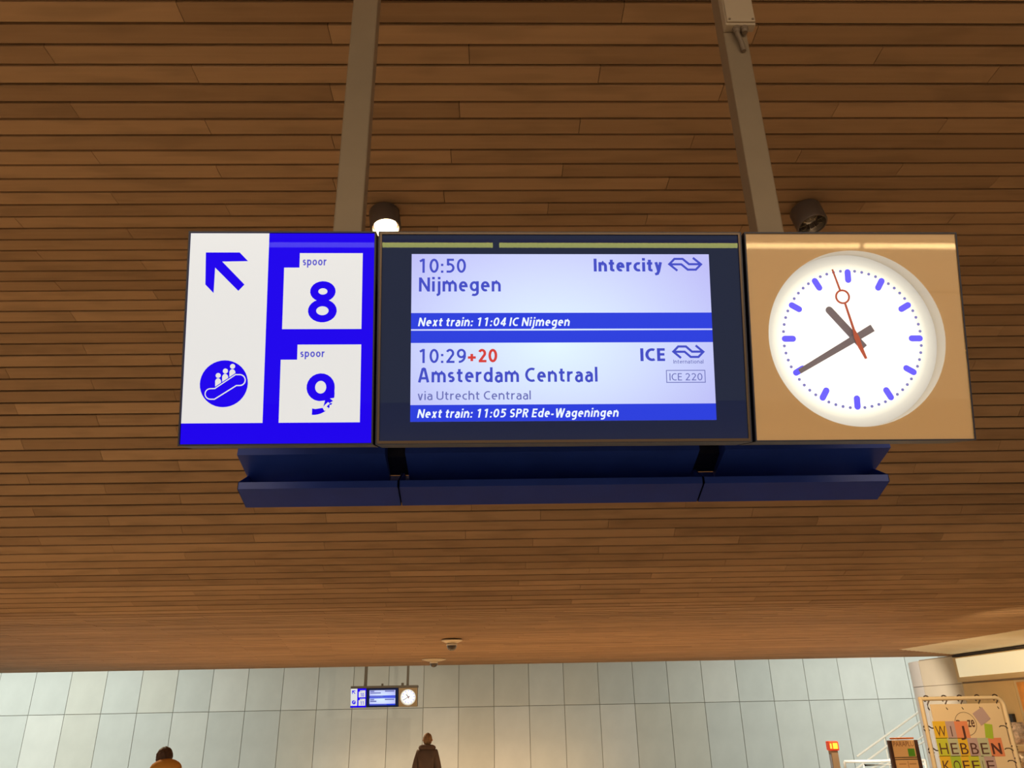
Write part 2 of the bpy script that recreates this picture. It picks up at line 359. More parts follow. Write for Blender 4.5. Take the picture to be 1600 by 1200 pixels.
# ---- a plain humanist stroke alphabet (cap height 1) for signs and the screen
def earc(cx, cy, rx, ry, a0, a1, n=14):
    return [(cx+rx*math.cos(math.radians(a0+(a1-a0)*k/n)), cy+ry*math.sin(math.radians(a0+(a1-a0)*k/n))) for k in range(n+1)]
def glyph(ch, T):
    X = .73; h = T/2; D = -.28; A = 1.04
    def bowl(w, lo, hi): return earc(w/2, (lo+hi)/2, w/2-h, (hi-lo)/2-h, 0, 372, 26)
    def arch(x0, x1, top, foot=0.):
        cx = x0+(x1-x0)*.52
        return earc(cx, top-h-.2, cx-x0, .2, 178, 90, 6)+earc(cx, top-h-.24, x1-cx, .24, 90, 0, 7)+[(x1, foot)]
    def ess(w, H):
        r_ = (H/2-h)/2; b = .055*H
        return earc(w/2, H-h-r_, w/2-h, r_, 38, 180, 9)+earc(w/2, H-h-r_, w/2-h, r_, 180, 250, 5)[1:]+earc(w/2, h+r_, w/2-h, r_, 70, 0, 5)+earc(w/2, h+r_, w/2-h, r_, 0, -145, 10)[1:]
    def dot(x, y): return [(x, y-h*1.05), (x, y+h*1.05)]
    g = {
     '0': (.60, [bowl(.60, 0, 1)]),
     '1': (.60, [[(.34, 0), (.34, 1)], [(.10, .80), (.34, .955)]]),
     '2': (.60, [earc(.28, 1-h-.24, .28-h, .24, 155, -25, 12)+[(h+.05, h*1.2)], [(h*.6, h), (.58, h)]]),
     '4': (.60, [[(.60, .25), (h, .25)], [(h*.9, .25), (.42, .97)], [(.43, 0), (.43, 1)]]),
     '5': (.60, [[(.54, 1-h), (.15, 1-h)], [(.13+h*.3, 1), (.13+h*.3, .52)], [(.13, .56)]+earc(.24, h+.27, .34-h, .27, 88, -80, 12)+[(.06, h*1.1)]]),
     '8': (.62, [earc(.31, .745, .275-h, .255-h, 0, 372, 24), earc(.31, .265, .31-h, .265-h+h*.25, 0, 372, 24)]),
     '9': (.60, [earc(.30, .665, .30-h, .335-h, 0, 372, 24), [(.60-h, .66)]+earc(.16, .50, .44-h, .50-h, 10, -95, 12)]),
     '+': (.60, [[(.03, .36), (.57, .36)], [(.30, .09), (.30, .63)]]),
     ':': (.20, [dot(.10, h*1.05), dot(.10, .56)]),
     '-': (.30, [[(.02, .32), (.28, .32)]]),
     'A': (.72, [[(h*1.1, 0), (.30, .93), (.36, 1-h*.5), (.42, .93), (.72-h*1.1, 0)], [(.16, .29), (.56, .29)]]),
     'C': (.62, [earc(.42, .5, .42-h, .5-h, 62, 298, 22)]),
     'D': (.70, [[(h, 0), (h, 1)], [(h, 1-h)]+earc(.26, .5, .44-h, .5-h, 90, -90, 16)+[(h, h)]]),
     'E': (.50, [[(h, 0), (h, 1)], [(h, h), (.49, h)], [(h, .52), (.46, .52)], [(h, 1-h), (.49, 1-h)]]),
     'F': (.47, [[(h, 0), (h, 1)], [(h, .50), (.44, .50)], [(h, 1-h), (.47, 1-h)]]),
     'I': (T, [[(h, 0), (h, 1)]]),
     'N': (.68, [[(h, 0), (h, 1)], [(h, .97), (.68-h, .03)], [(.68-h, 0), (.68-h, 1)]]),
     'P': (.56, [[(h, 0), (h, 1)], [(h, 1-h)]+earc(.30, .71, .26-h, .29-h, 90, -90, 12)+[(h, .42+h)]]),
     'R': (.60, [[(h, 0), (h, 1)], [(h, 1-h)]+earc(.30, .72, .26-h, .28-h, 90, -90, 12)+[(h, .44+h)], [(.30, .46), (.60-h*1.1, 0)]]),
     'S': (.54, [ess(.54, 1)]),
     'U': (.66, [[(h, 1)]+earc(.33, .30, .33-h, .30-h, 180, 360, 14)+[(.66-h, 1)]]),
     'W': (.98, [[(h, 1), (.27, .03), (.30, .03), (.49, .95), (.52, .95), (.70, .03), (.73, .03), (.98-h, 1)]]),
     'a': (.50, [earc(.24, X-h-.19, .26-h, .19, 140, 0, 9)+[(.50-h, 0)], [(.50-h, .44), (.30, .44)]+earc(.26, .235, .26-h, .205, 90, 270, 10)+[(.34, h*.95), (.50-h, .16)]]),
     'c': (.46, [earc(.32, X/2, .32-h, X/2-h, 62, 298, 18)]),
     'd': (.56, [earc(.28, X/2, .28-h, X/2-h, 0, 372, 24), [(.56-h, 0), (.56-h, A)]]),
     'e': (.54, [[(h, X*.52), (.54-h, X*.52)]+earc(.27, X/2, .27-h, X/2-h, 6, 300, 20)]),
     'g': (.56, [earc(.28, X/2+.01, .28-h, X/2-h-.01, 0, 372, 24), [(.56-h, X)]+[(.56-h, -.04)]+earc(.27, -.06, .29-h, .20-h*.2, 0, -125, 9)]),
     'h': (.56, [[(h, 0), (h, A)], arch(h, .56-h, X)]),
     'i': (T, [[(h, 0), (h, X)], dot(h, .95)]),
     'j': (T+.06, [[(h+.06, X), (h+.06, -.10)]+earc(-.04, -.12, h+.10, .13, 0, -80, 6), dot(h+.06, .95)]),
     'l': (T, [[(h, 0), (h, A)]]),
     'm': (.88, [[(h, 0), (h, X)], arch(h, .44, X), arch(.44, .88-h, X)]),
     'n': (.56, [[(h, 0), (h, X)], arch(h, .56-h, X)]),
     'o': (.58, [bowl(.58, 0, X)]),
     'p': (.56, [[(h, D), (h, X)], earc(.28, X/2, .28-h, X/2-h, 0, 372, 24)]),
     'r': (.36, [[(h, 0), (h, X)], earc(.31, X-h-.24, .31-h, .24, 178, 78, 9)]),
     's': (.42, [ess(.42, X)]),
     't': (.38, [[(.08+h, .92), (.08+h, .20)]+earc(.08+h+.14, .17, .14, .17-h, 180, 290, 7), [(0, X-h), (.36, X-h)]]),
     'v': (.52, [[(h*1.1, X), (.24, .03), (.28, .03), (.52-h*1.1, X)]]),
     'x': (.52, [[(h*1.1, X), (.52-h*1.1, 0)], [(h*1.1, 0), (.52-h*1.1, X)]]),
     'y': (.52, [[(h*1.1, X), (.26, .05)], [(.52-h*1.1, X), (.27, .02), (.19, -.17), (.03, -.22)]]),
     'z': (.44, [[(.03, X-h), (.42, X-h)], [(.36, X-h*1.4), (.08, h*1.4)], [(.02, h), (.43, h)]]),
    }
    return g[ch]
def stroke_text(name, s, u0, u1, vb, vt, T, m_, parent, w0=0., off=(0, 0), shear=0., gap=.115):
    x = 0.; polys = []
    for ch in s:
        if ch == ' ': x += .26; continue
        wd_, lines = glyph(ch, T)
        for ln in lines:
            polys.append([(px_+x, py_) for px_, py_ in ln])
        x += wd_+gap+ (.0 if T > .17 else .015)
    bm = bmesh.new()
    for pl in polys:
        q = stroke(pl, T); n = len(pl); L_, R_ = q[:n], q[n:][::-1]
        a = [bm.verts.new((p[0]+shear*p[1], p[1], 0)) for p in L_]; b = [bm.verts.new((p[0]+shear*p[1], p[1], 0)) for p in R_]
        for k in range(n-1):
            try: bm.faces.new((b[k], b[k+1], a[k+1], a[k]))
            except ValueError: pass
    xs = [v.co.x for v in bm.verts]; x0, x1 = min(xs), max(xs); sx = (u1-u0)/(x1-x0); sy_ = vt-vb
    for v in bm.verts: v.co = (u0-off[0]+(v.co.x-x0)*sx, vb-off[1]+v.co.y*sy_, w0+.0006)
    bmesh.ops.recalc_face_normals(bm, faces=bm.faces)
    for f in bm.faces:
        if f.normal.z < 0: f.normal_flip()
    return obj(name, bm, m_, parent)
def rect(u0, v0, u1, v1): return [(u0, v0), (u1, v0), (u1, v1), (u0, v1)]
def circ(cx, cy, r, n=40, rev=False):
    p = [(cx+r*math.cos(2*math.pi*k/n), cy+r*math.sin(2*math.pi*k/n)) for k in range(n)]
    return p[::-1] if rev else p
def offset_loop(pts, d):
    out = []; n = len(pts); A = sum(pts[i][0]*pts[(i+1) % n][1]-pts[(i+1) % n][0]*pts[i][1] for i in range(n)); sg = 1 if A > 0 else -1
    for i in range(n):
        p0, p1, p2 = Vector(pts[i-1]), Vector(pts[i]), Vector(pts[(i+1) % n])
        a = (p1-p0).normalized(); b = (p2-p1).normalized(); na = Vector((a.y, -a.x))*sg; nb = Vector((b.y, -b.x))*sg
        k = (na+nb); k = k/max(k.length_squared, .3)*2 if k.length > 1e-6 else na
        out.append(tuple(p1+k*d*1.0))
    return out
def stroke(pts, wd):
    P = [Vector(p) for p in pts]; Lf, Rt = [], []
    for i, p in enumerate(P):
        a = (P[i]-P[i-1]).normalized() if i > 0 else (P[1]-P[0]).normalized()
        b = (P[i+1]-P[i]).normalized() if i < len(P)-1 else a
        na, nb = Vector((-a.y, a.x)), Vector((-b.y, b.x)); k = na+nb; k = k*(2/max(k.length_squared, .5))
        Lf.append(tuple(p+k*wd/2)); Rt.append(tuple(p-k*wd/2))
    return Lf+Rt[::-1]

EM_WHITE = mat('backlit_white', srgb(110, 110, 110), .25, emit=srgb(218, 219, 219), es=.97)
EM_BLUE = mat('backlit_blue', srgb(4, 0, 40), .012, spec=.06, emit=srgb(30, 1, 236), es=1.)
EM_BLUET = mat('backlit_blue_text', srgb(60, 60, 170), .3, emit=srgb(62, 66, 186), es=.9)
def screen_mat():
    M = bpy.data.materials.new('screen_white'); M.use_nodes = True; nt = M.node_tree; b = nt.nodes['Principled BSDF']; L = nt.links.new
    tc = nt.nodes.new('ShaderNodeTexCoord'); mp = nt.nodes.new('ShaderNodeMapping'); mp.inputs['Scale'].default_value = (1.25, 1.9, 0)
    mp.inputs['Location'].default_value = (.05, .06-.424*1.9, 0)
    ln = nt.nodes.new('ShaderNodeVectorMath'); ln.operation = 'LENGTH'
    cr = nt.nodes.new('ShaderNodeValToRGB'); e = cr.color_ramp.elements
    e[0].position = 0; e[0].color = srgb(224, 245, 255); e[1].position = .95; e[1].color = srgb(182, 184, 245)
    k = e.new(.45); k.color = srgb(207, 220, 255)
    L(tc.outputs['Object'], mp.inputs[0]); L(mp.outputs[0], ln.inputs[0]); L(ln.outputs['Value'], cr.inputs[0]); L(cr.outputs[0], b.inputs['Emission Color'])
    b.inputs['Emission Strength'].default_value = 1.; b.inputs['Base Color'].default_value = (.02, .02, .03, 1); b.inputs['Roughness'].default_value = .3
    return M
SCR_W = screen_mat()
SCR_B = mat('screen_blue', (.01, .01, .03, 1), .3, spec=.08, emit=srgb(36, 60, 220), es=1.)
SCR_T = mat('screen_text_blue', (.01, .01, .03, 1), .3, spec=.08, emit=srgb(64, 76, 196), es=1.)
SCR_G = mat('screen_text_grey', (.01, .01, .03, 1), .3, emit=srgb(98, 106, 178), es=1.)
SCR_R = mat('screen_text_red', (.01, .01, .03, 1), .3, spec=.08, emit=srgb(214, 62, 52), es=1.)
SCR_N = mat('screen_text_white', (.01, .01, .03, 1), .3, emit=srgb(235, 245, 255), es=1.)
BEZEL = mat('dark_glass_bezel', srgb(28, 42, 104), .0, spec=.35)
BEZEL.node_tree.nodes['Principled BSDF'].inputs['Specular Tint'].default_value = (.82, 1.0, .32, 1)
TAN = mat('tan_clock_panel', srgb(214, 184, 140), .5)
WHT = mat('white_enamel', srgb(225, 222, 214), .45)
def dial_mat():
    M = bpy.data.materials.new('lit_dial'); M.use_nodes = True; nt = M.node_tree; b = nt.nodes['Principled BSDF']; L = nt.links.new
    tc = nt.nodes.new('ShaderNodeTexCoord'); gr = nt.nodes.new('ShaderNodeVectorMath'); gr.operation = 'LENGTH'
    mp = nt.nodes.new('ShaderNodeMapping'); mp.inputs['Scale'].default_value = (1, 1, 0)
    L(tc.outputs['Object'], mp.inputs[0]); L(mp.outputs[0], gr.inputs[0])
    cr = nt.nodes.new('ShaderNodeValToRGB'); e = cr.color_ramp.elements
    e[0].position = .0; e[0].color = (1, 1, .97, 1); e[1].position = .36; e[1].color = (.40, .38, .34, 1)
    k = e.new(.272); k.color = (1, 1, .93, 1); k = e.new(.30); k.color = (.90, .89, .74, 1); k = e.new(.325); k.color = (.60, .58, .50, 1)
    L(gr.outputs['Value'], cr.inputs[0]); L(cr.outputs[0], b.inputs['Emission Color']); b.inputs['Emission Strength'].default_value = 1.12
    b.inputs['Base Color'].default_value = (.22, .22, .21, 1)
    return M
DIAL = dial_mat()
MARK = mat('dial_blue', srgb(60, 55, 230), .5, emit=srgb(84, 80, 250), es=.85)
DOT = mat('dial_dot', srgb(60, 60, 110), .5, emit=srgb(116, 116, 190), es=.9)
HAND = mat('dark_hand', srgb(112, 108, 132), .5, emit=srgb(70, 66, 84), es=.3)
REDH = mat('red_second_hand', srgb(196, 84, 62), .5, emit=srgb(90, 30, 20), es=.3)
def cover_mat():
    M = bpy.data.materials.new('clear_cover'); M.use_nodes = True; nt = M.node_tree; nt.nodes.remove(nt.nodes['Principled BSDF'])
    o_ = nt.nodes['Material Output']; t = nt.nodes.new('ShaderNodeBsdfTransparent'); g = nt.nodes.new('ShaderNodeBsdfGlossy'); g.inputs['Roughness'].default_value = .03
    g.inputs['Color'].default_value = (1, .85, .6, 1)
    fr = nt.nodes.new('ShaderNodeFresnel'); fr.inputs[0].default_value = 1.4; mx = nt.nodes.new('ShaderNodeMixShader')
    nt.links.new(fr.outputs[0], mx.inputs[0]); nt.links.new(t.outputs[0], mx.inputs[1]); nt.links.new(g.outputs[0], mx.inputs[2]); nt.links.new(mx.outputs[0], o_.inputs[0])
    return M
COVER = cover_mat()

def c1(x, y): return sp(260+x/4.4444, 340+y/4.4444)
def c2(x, y): return sp(260+x/4, 500+y/4)
def c3(x, y): return sp(580+x/5, 350+y/5)
def c4(x, y): return sp(880+x/5, 350+y/5)

uL0, uL1 = -SW/2, sp(585, 530)[0]
uD0, uD1 = sp(589, 530)[0], sp(1167, 530)[0]
uC0, uC1 = sp(1172, 530)[0], SW/2
VB, VT = -SH/2, SH/2

def open_case(bm, u0, u1, v0, v1, depth, rim, off, bev=.0):
    # a box open at the front with a rim of the given width, front at w = 0
    o = rect(u0-off[0], v0-off[1], u1-off[0], v1-off[1]); i = [(o[0][0]+rim, o[0][1]+rim), (o[1][0]-rim, o[1][1]+rim), (o[2][0]-rim, o[2][1]-rim), (o[3][0]+rim, o[3][1]-rim)]
    def ring(pts, w_): return [bm.verts.new((x, y, w_)) for x, y in pts]
    A = ring(o, -depth); B = ring(o, 0); D = ring(i, 0); E_ = ring(i, -.03)
    bm.faces.new(A[::-1])
    for P, Q in ((A, B), (B, D), (D, E_)):
        for k in range(4): bm.faces.new((P[k], P[(k+1) % 4], Q[(k+1) % 4], Q[k]))
    bm.faces.new(E_); bmesh.ops.recalc_face_normals(bm, faces=bm.faces)

def platform_sign(Mx, far):
    off = ((uL0+uL1)/2, VB)
    root = empty('platform_sign', (Mx @ Vector((off[0], off[1], 0))),
                 'small distant white and blue sign for platforms 10 and 11, hanging before the grey wall' if far else
                 'backlit white and blue platform sign reading spoor 8 and 9, left of the departure screen',
                 'sign', rot=Mx.to_quaternion())
    bm = bmesh.new(); open_case(bm, uL0, uL1, VB, VT, .16, .006, off); obj('case', bm, NAVYD, root)
    e = .0075
    face = shape('face_panel', [rect(uL0+e, VB+e, uL1-e, VT-e)], -.008, .003, EM_BLUE, root, off); face['label'] = 'blue backlit panel'
    W0 = -.005
    ux = sp(415, 512)[0]; v661 = sp(350, 661)[1]
    def pc(name, loops, w_, m_, lab=None, par=face):
        o = shape(name, loops, w_, .0006, m_, par, off)
        if lab: o['label'] = lab
        return o
    pc('white_field', [rect(uL0+e, v661, ux, VT-e)], W0, EM_WHITE, 'white left field')
    t8 = [c1(925, 243), c1(1360, 246), c1(1355, 772), c1(802, 772), c1(815, 345), c1(922, 345)]
    t9 = [c2(818, 152), c2(1217, 152), c2(1207, 640), c2(697, 640), c2(715, 247), c2(815, 247)]
    def square(t):
        r_ = (t[1][0]+t[2][0])/2; l = (t[3][0]+t[4][0])/2; n_ = (t[0][0]+t[5][0])/2; to = (t[0][1]+t[1][1])/2; bo = (t[2][1]+t[3][1])/2; st = (t[4][1]+t[5][1])/2
        return [(n_, to), (r_, to), (r_, bo), (l, bo), (l, st), (n_, st)]
    pc('number_tile', [square(t8)], W0, EM_WHITE, 'white tile'); pc('number_tile', [square(t9)], W0, EM_WHITE, 'white tile')
    W1 = W0+.0008
    ar = [c1(*p) for p in ((272, 240), (507, 240), (565, 300), (385, 303), (540, 463), (497, 507), (336, 345), (325, 522), (268, 463))]
    pc('arrow', [ar], W1, EM_BLUE, 'blue arrow pointing up left')
    cx, cy = c2(357, 397); r = (c2(507, 397)[0]-c2(207, 397)[0])/2
    pc('escalator_pictogram', [circ(cx, cy, r)], W1, EM_BLUE, 'round blue escalator pictogram')
    if True:
        W2 = W1+.0008
        for hx, hy, hb, xb in ((322, 346, 416, (303, 340)), (367, 318, 390, (347, 384)), (412, 289, 362, (392, 429))):
            c = c2(hx, hy); rr = c2(hx+16, hy)[0]-c[0]
            pc('rider_head', [circ(c[0], c[1], rr, 20)], W2, EM_WHITE)
            x0, x1 = xb; k = .62
            body = [(x0, hb+2), (x0, hy+34), (x0+5, hy+24), (x0+13, hy+18), (x1-13, hy+18), (x1-5, hy+24), (x1, hy+34), (x1, hb+2-(x1-x0)*k)]
            pc('rider_body', [[c2(*p) for p in body]], W2, EM_WHITE)
        lp = [(302, 428), (432, 341)]
        lp += [(458+34*math.sin(a), 375-34*math.cos(a)) for a in [math.pi*k/10 for k in range(0, 11)]]
        lp += [(437, 409), (299, 495)]
        lp += [(274-33*math.sin(a), 462+33*math.cos(a)) for a in [math.pi*k/10 for k in range(0, 11)]]
        for d_, m_, k in ((9, EM_BLUE, 1), (3.6, EM_WHITE, 2), (-3.6, EM_BLUE, 3)):
            pc('escalator_outline', [[c2(*p) for p in offset_loop(lp, d_)]], W2+.0007*k, m_)
    def tx(s, x0, x1, yb, yt, f, bold, ref='H', m_=EM_BLUE, name='number'):
        a, b = f(x0, yb), f(x1, yt); a2 = f(x1, yb)
        va, vb_ = a[1], f(x0, yt)[1]
        if ref == 'x': vb_ = va+(vb_-va)/.73
        return stroke_text(name, s, a[0], a2[0], va, vb_, bold, m_, face, W1, off)
    tx('spoor', 945, 1110, 330, 289, c1, .17, 'x', EM_BLUET, 'lettering')
    tx('spoor', 835, 987, 231, 196, c2, .17, 'x', EM_BLUET, 'lettering')
    if far:
        tx('10', 960, 1230, 716, 444, c1, .17); tx('11', 850, 1080, 590, 337, c2, .17)
    else:
        tx('8', 980, 1180, 720, 440, c1, .175, '8')
        n9 = tx('9', 870, 1047, 593, 333, c2, .18, '9'); n9['label'] = 'scuffed number nine'
        for pts in (((1050, 486), (1022, 490), (1040, 505), (1018, 520), (1052, 516)), ((1010, 512), (990, 530), (975, 548), (985, 566), (1003, 566), (1012, 548), (1000, 540), (1020, 522)),
                    ((1048, 528), (1018, 530), (1020, 552), (1000, 572), (1046, 575)), ((880, 505), (880, 545), (890, 549), (930, 556), (978, 548), (990, 503), (935, 508), (900, 505))):
            pc('scuff', [[c2(*p) for p in pts]], W1+.0009, EM_WHITE)
    return root

def departure_display(Mx, far):
    off = ((uD0+uD1)/2, VB)
    root = empty('departure_display', (Mx @ Vector((off[0], off[1], 0))),
                 'small distant departure screen glowing light blue on the grey wall' if far else
                 'large dark framed departure screen listing trains to Nijmegen and Amsterdam Centraal',
                 'display', rot=Mx.to_quaternion())
    bm = bmesh.new(); open_case(bm, uD0, uD1, VB, VT, .20, .006, off); obj('case', bm, NAVYD, root)
    fr = shape('frame', [rect(uD0+.006, VB+.004, uD1-.006, VT-.004), rect(uD0+.014, VB+.014, uD1-.014, VT-.012)[::-1]], -.004, .006, FRAME, root, off)
    gl = shape('glass_panel', [rect(uD0+.013, VB+.013, uD1-.013, VT-.011)], -.008, .004, BEZEL, root, off)
    W0 = -.0035
    x0 = sp(642, 528)[0]; x1 = (sp(1108.6, 396)[0]+sp(1119, 657)[0])/2
    def v(y): return sp(880, y)[1]
    ys = [396.8, 488.5, 513.5, 516.0, 535, 631.5, 657.5]
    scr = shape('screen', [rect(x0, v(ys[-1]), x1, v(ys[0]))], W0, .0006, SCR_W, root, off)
    def pc(name, loops, m_, k=1): return shape(name, loops, W0+.0007*k, .0004, m_, scr, off)
    pc('blue_band', [rect(x0, v(ys[2]), x1, v(ys[1]))], SCR_B); pc('blue_band', [rect(x0, v(ys[4]), x1, v(ys[3]))], SCR_B)
    pc('blue_band', [rect(x0, v(ys[6]), x1, v(ys[5]))], SCR_B)
    if far:
        for (a, b, c, d) in ((655, 728, 404, 424), (655, 850, 435, 452), (925, 1095, 404, 424), (655, 890, 497, 508), (655, 728, 546, 566), (655, 770, 575, 596), (925, 1095, 546, 566), (655, 960, 640, 651)):
            pc('text_line', [rect(sp(a, 528)[0], v(d), sp(b, 528)[0], v(c))], SCR_G, 2)
        return root
    def tx(s, xa, xb, yb, yt, m_, bold=0., shear=0., ref='H'):
        a = sp(xa, yb); b = sp(xb, yb)
        return stroke_text('text_line', s, a[0], b[0], (a[1]+b[1])/2, sp((xa+xb)/2, yt)[1], bold, m_, scr, W0+.0011, off, shear)
    M_, B_ = .152, .195
    tx('10:50', 655, 728, 426, 404, SCR_T, M_); tx('Nijmegen', 654.5, 782.5, 455.3, 433.3, SCR_T, .162)
    tx('Intercity', 928, 1035, 424, 404, SCR_T, B_)
    tx('Next train: 11:04 IC Nijmegen', 653, 890.5, 509.3, 496, SCR_N, .17, .17)
    tx('10:29', 655, 728, 567, 545, SCR_T, M_); tx('+20', 731, 777, 566, 545, SCR_R, .18)
    tx('ICE', 1001, 1039.5, 564, 544, SCR_T, B_)
    tx('International', 1052.5, 1099.5, 567.8, 561.8, SCR_G, .13)
    tx('Amsterdam Centraal', 653, 934, 596.8, 574.5, SCR_T, .162)
    tx('ICE 220', 1046.5, 1098, 594.3, 583, SCR_G, .12)
    tx('via Utrecht Centraal', 652.5, 829.5, 624.5, 611, SCR_G, .13)
    tx('Next train: 11:05 SPR Ede-Wageningen', 651.5, 967, 652, 638.5, SCR_N, .17, .17)
    bx = [sp(1041.5, 598), sp(1103, 598)]; a, b = bx[0][0], bx[1][0]; lo, hi = bx[0][1], sp(1072, 578)[1]; t = .003
    pc('number_box', [rect(a, lo, b, hi), rect(a+t, lo+t, b-t, hi-t)[::-1]], SCR_G, 1.6)
    def logo(x0_, x1_, y0_, y1_):
        # two arrows folded into each other
        P1 = [(895, 362), (832, 313), (872, 273), (935, 273), (985, 313), (1078, 313)]
        P2 = [(1910-x, 627-y) for x, y in P1]
        for P in (P1, P2):
            q = []
            for x, y in P:
                X = x0_+(x-820)/(1090-820)*(x1_-x0_); Y = y0_+(y-263)/(366-263)*(y1_-y0_); q.append(sp(X, Y))
            pc('railway_logo', [stroke(q, .0088)], SCR_T, 1.6)
    logo(1043.5, 1098, 402.2, 423.5); logo(1050, 1101.5, 539.2, 560)
    return root

def station_clock(Mx, far):
    off = ((uC0+uC1)/2, VB)
    root = empty('station_clock', (Mx @ Vector((off[0], off[1], 0))),
                 'small distant square clock with glowing round dial on the grey wall' if far else
                 'large square tan station clock with glowing round dial, right of the departure screen',
                 'clock', rot=Mx.to_quaternion())
    cc = sp(1341, 526.3); R0 = (sp(1479.5, 526)[0]-sp(1202.5, 526)[0])/2
    c = (cc[0]-off[0], cc[1]-off[1])
    bm = bmesh.new(); open_case(bm, uC0, uC1, VB, VT, .20, .0055, off)
    # drop the blind floor of the case so that the dial shows
    obj_case = obj('case', bm, NAVYD, root)
    me = obj_case.data; b2 = bmesh.new(); b2.from_mesh(me)
    for f in [f for f in b2.faces if abs(f.calc_center_median().z+.03) < 1e-4 and abs(f.normal.z) > .9]: b2.faces.remove(f)
    b2.to_mesh(me); b2.free()
    shape('front_panel', [rect(uC0+.006, VB+.006, uC1-.006, VT-.006), circ(cc[0], cc[1], R0, 96)[::-1]], -.010, .004, TAN, root, off)
    bm = bmesh.new(); DEP = -.068
    for w_ in (): pass
    n = 72; A = [bm.verts.new((c[0]+(R0)*math.cos(2*math.pi*k/n), c[1]+(R0)*math.sin(2*math.pi*k/n), -.0085)) for k in range(n)]
    B = [bm.verts.new((c[0]+(R0)*math.cos(2*math.pi*k/n), c[1]+(R0)*math.sin(2*math.pi*k/n), DEP-.002)) for k in range(n)]
    for k in range(n): bm.faces.new((A[k], A[(k+1) % n], B[(k+1) % n], B[k]))
    obj('rim', bm, WHT, root, True)
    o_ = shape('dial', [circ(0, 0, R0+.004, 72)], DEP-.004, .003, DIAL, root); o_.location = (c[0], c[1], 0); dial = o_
    # the point behind which the hands turn
    pd = sp(1332, 529, DEP); pv = (pd[0]-off[0], pd[1]-off[1])
    def L(px, py, w_): 
        q = sp(px, py, w_); return (q[0]-off[0], q[1]-off[1])
    s_px = 3.17/1204*1.0
    r_out = (sp(1441.8, 528, DEP)[0]-sp(1221.5, 528, DEP)[0])/2; r_in = r_out*.80; wd = r_out*.087
    WD = DEP-.0005
    def on_dial(name, loops, m_, w_=WD, th=.0012, par=None):
        o = shape(name, loops, w_, th, m_, par or dial, (0, 0)); o.location = (0, 0, 0)
        o.data.transform(Matrix.Translation((-c[0], -c[1], 0))) if par is None else None
        return o
    for h in range(12):
        a = math.radians(90-30*h); d = Vector((math.cos(a), math.sin(a))); t = Vector((-d.y, d.x)); pts = []
        for k in range(9): 
            b = -math.pi/2 + math.pi*k/8; q = Vector(pv)+d*(r_out-wd/2+math.cos(b)*wd/2)+t*math.sin(b)*wd/2; pts.append(tuple(q))
        for k in range(9):
            b = math.pi/2 + math.pi*k/8; q = Vector(pv)+d*(r_in+wd/2+math.cos(b)*wd/2)+t*math.sin(b)*wd/2; pts.append(tuple(q))
        on_dial('hour_mark', [pts], MARK)
    for q in range(60):
        if q % 5 == 0: continue
        a = math.radians(90-6*q); on_dial('minute_dot', [circ(pv[0]+r_out*.975*math.cos(a), pv[1]+r_out*.975*math.sin(a), r_out*.021, 10)], DOT)
    WH = -.040
    P = Vector(L(1336, 526.5, WH))
    def hand(name, tip, tail, w_tip, w_tail, lvl, m_, round_tip):
        T = Vector(L(*tip, lvl)); E2 = Vector(L(*tail, lvl)); d = (T-E2).normalized(); t = Vector((-d.y, d.x)); pts = [tuple(E2-t*w_tail/2)]
        if round_tip:
            for k in range(9): b = -math.pi/2+math.pi*k/8; pts.append(tuple(T-d*w_tip/2+d*math.cos(b)*w_tip/2+t*math.sin(b)*w_tip/2))
        else: pts += [tuple(T-t*w_tip/2), tuple(T+t*w_tip/2)]
        pts.append(tuple(E2+t*w_tail/2))
        o = shape(name, [pts], lvl, .003, m_, root); return o
    px = .00268
    hand('hour_hand', (1291.5, 480.5), (1350, 543.5), 11*px, 11.5*px, -.044, HAND, True)['label'] = 'short grey hour hand'
    hand('minute_hand', (1249, 580.5), (1363, 512.5), 7.4*px, 11.5*px, -.038, HAND, False)['label'] = 'long grey minute hand'
    ring = L(1316.3, 463.8, -.032); tip = L(1300.2, 421, -.032); end = L(1353.2, 560.5, -.032)
    d = (Vector(tip)-Vector(end)).normalized(); t = Vector((-d.y, d.x)); wd2 = 3.0*px
    c0 = Vector(ring); R1, R2 = 11.3*px, 8.6*px; piv = Vector(L(1338.5, 527.5, -.032))
    def bar(A_, B_, wa, wb): return [tuple(A_-t*wa/2), tuple(B_-t*wb/2), tuple(B_+t*wb/2), tuple(A_+t*wa/2)]
    sec = shape('second_hand', [bar(c0+d*R1*.96, Vector(tip), wd2*.95, wd2*.8)], -.032, .002, REDH, root); sec['label'] = 'thin red second hand'
    shape('ring', [circ(c0.x, c0.y, R1, 32), circ(c0.x, c0.y, R2, 32, True)], -.032, .002, REDH, sec)
    e_ = Vector(end); b1 = piv+d*12*px; b2_ = piv-d*14*px
    shape('counterweight', [[tuple(c0-d*R1*.96-t*wd2/2), tuple(b1-t*wd2*.6), tuple(piv-t*wd2*1.35), tuple(b2_-t*wd2*1.1), tuple(e_-t*wd2*.6),
                             tuple(e_+t*wd2*.6), tuple(b2_+t*wd2*1.1), tuple(piv+t*wd2*1.35), tuple(b1+t*wd2*.6), tuple(c0-d*R1*.96+t*wd2/2)][::-1]], -.032, .002, REDH, sec)
    bm = bmesh.new(); lathe(bm, [(.012, -.066), (.012, -.033)], 20); o = obj('pivot', bm, HAND, root, True)
    o.location = (P.x, P.y, 0)
    shape('glass_cover', [rect(uC0+.006, VB+.006, uC1-.006, VT-.006)], -.004, .0015, COVER, root, off)
    return root

NEAR = signmat(SC)
FARC = onY(600, 1090, 38.6)
FAR = signmat(Vector((FARC.x, 38.6, FARC.z)))
for Mx, far in ((NEAR, False), (FAR, True)):
    platform_sign(Mx, far); departure_display(Mx, far); station_clock(Mx, far)

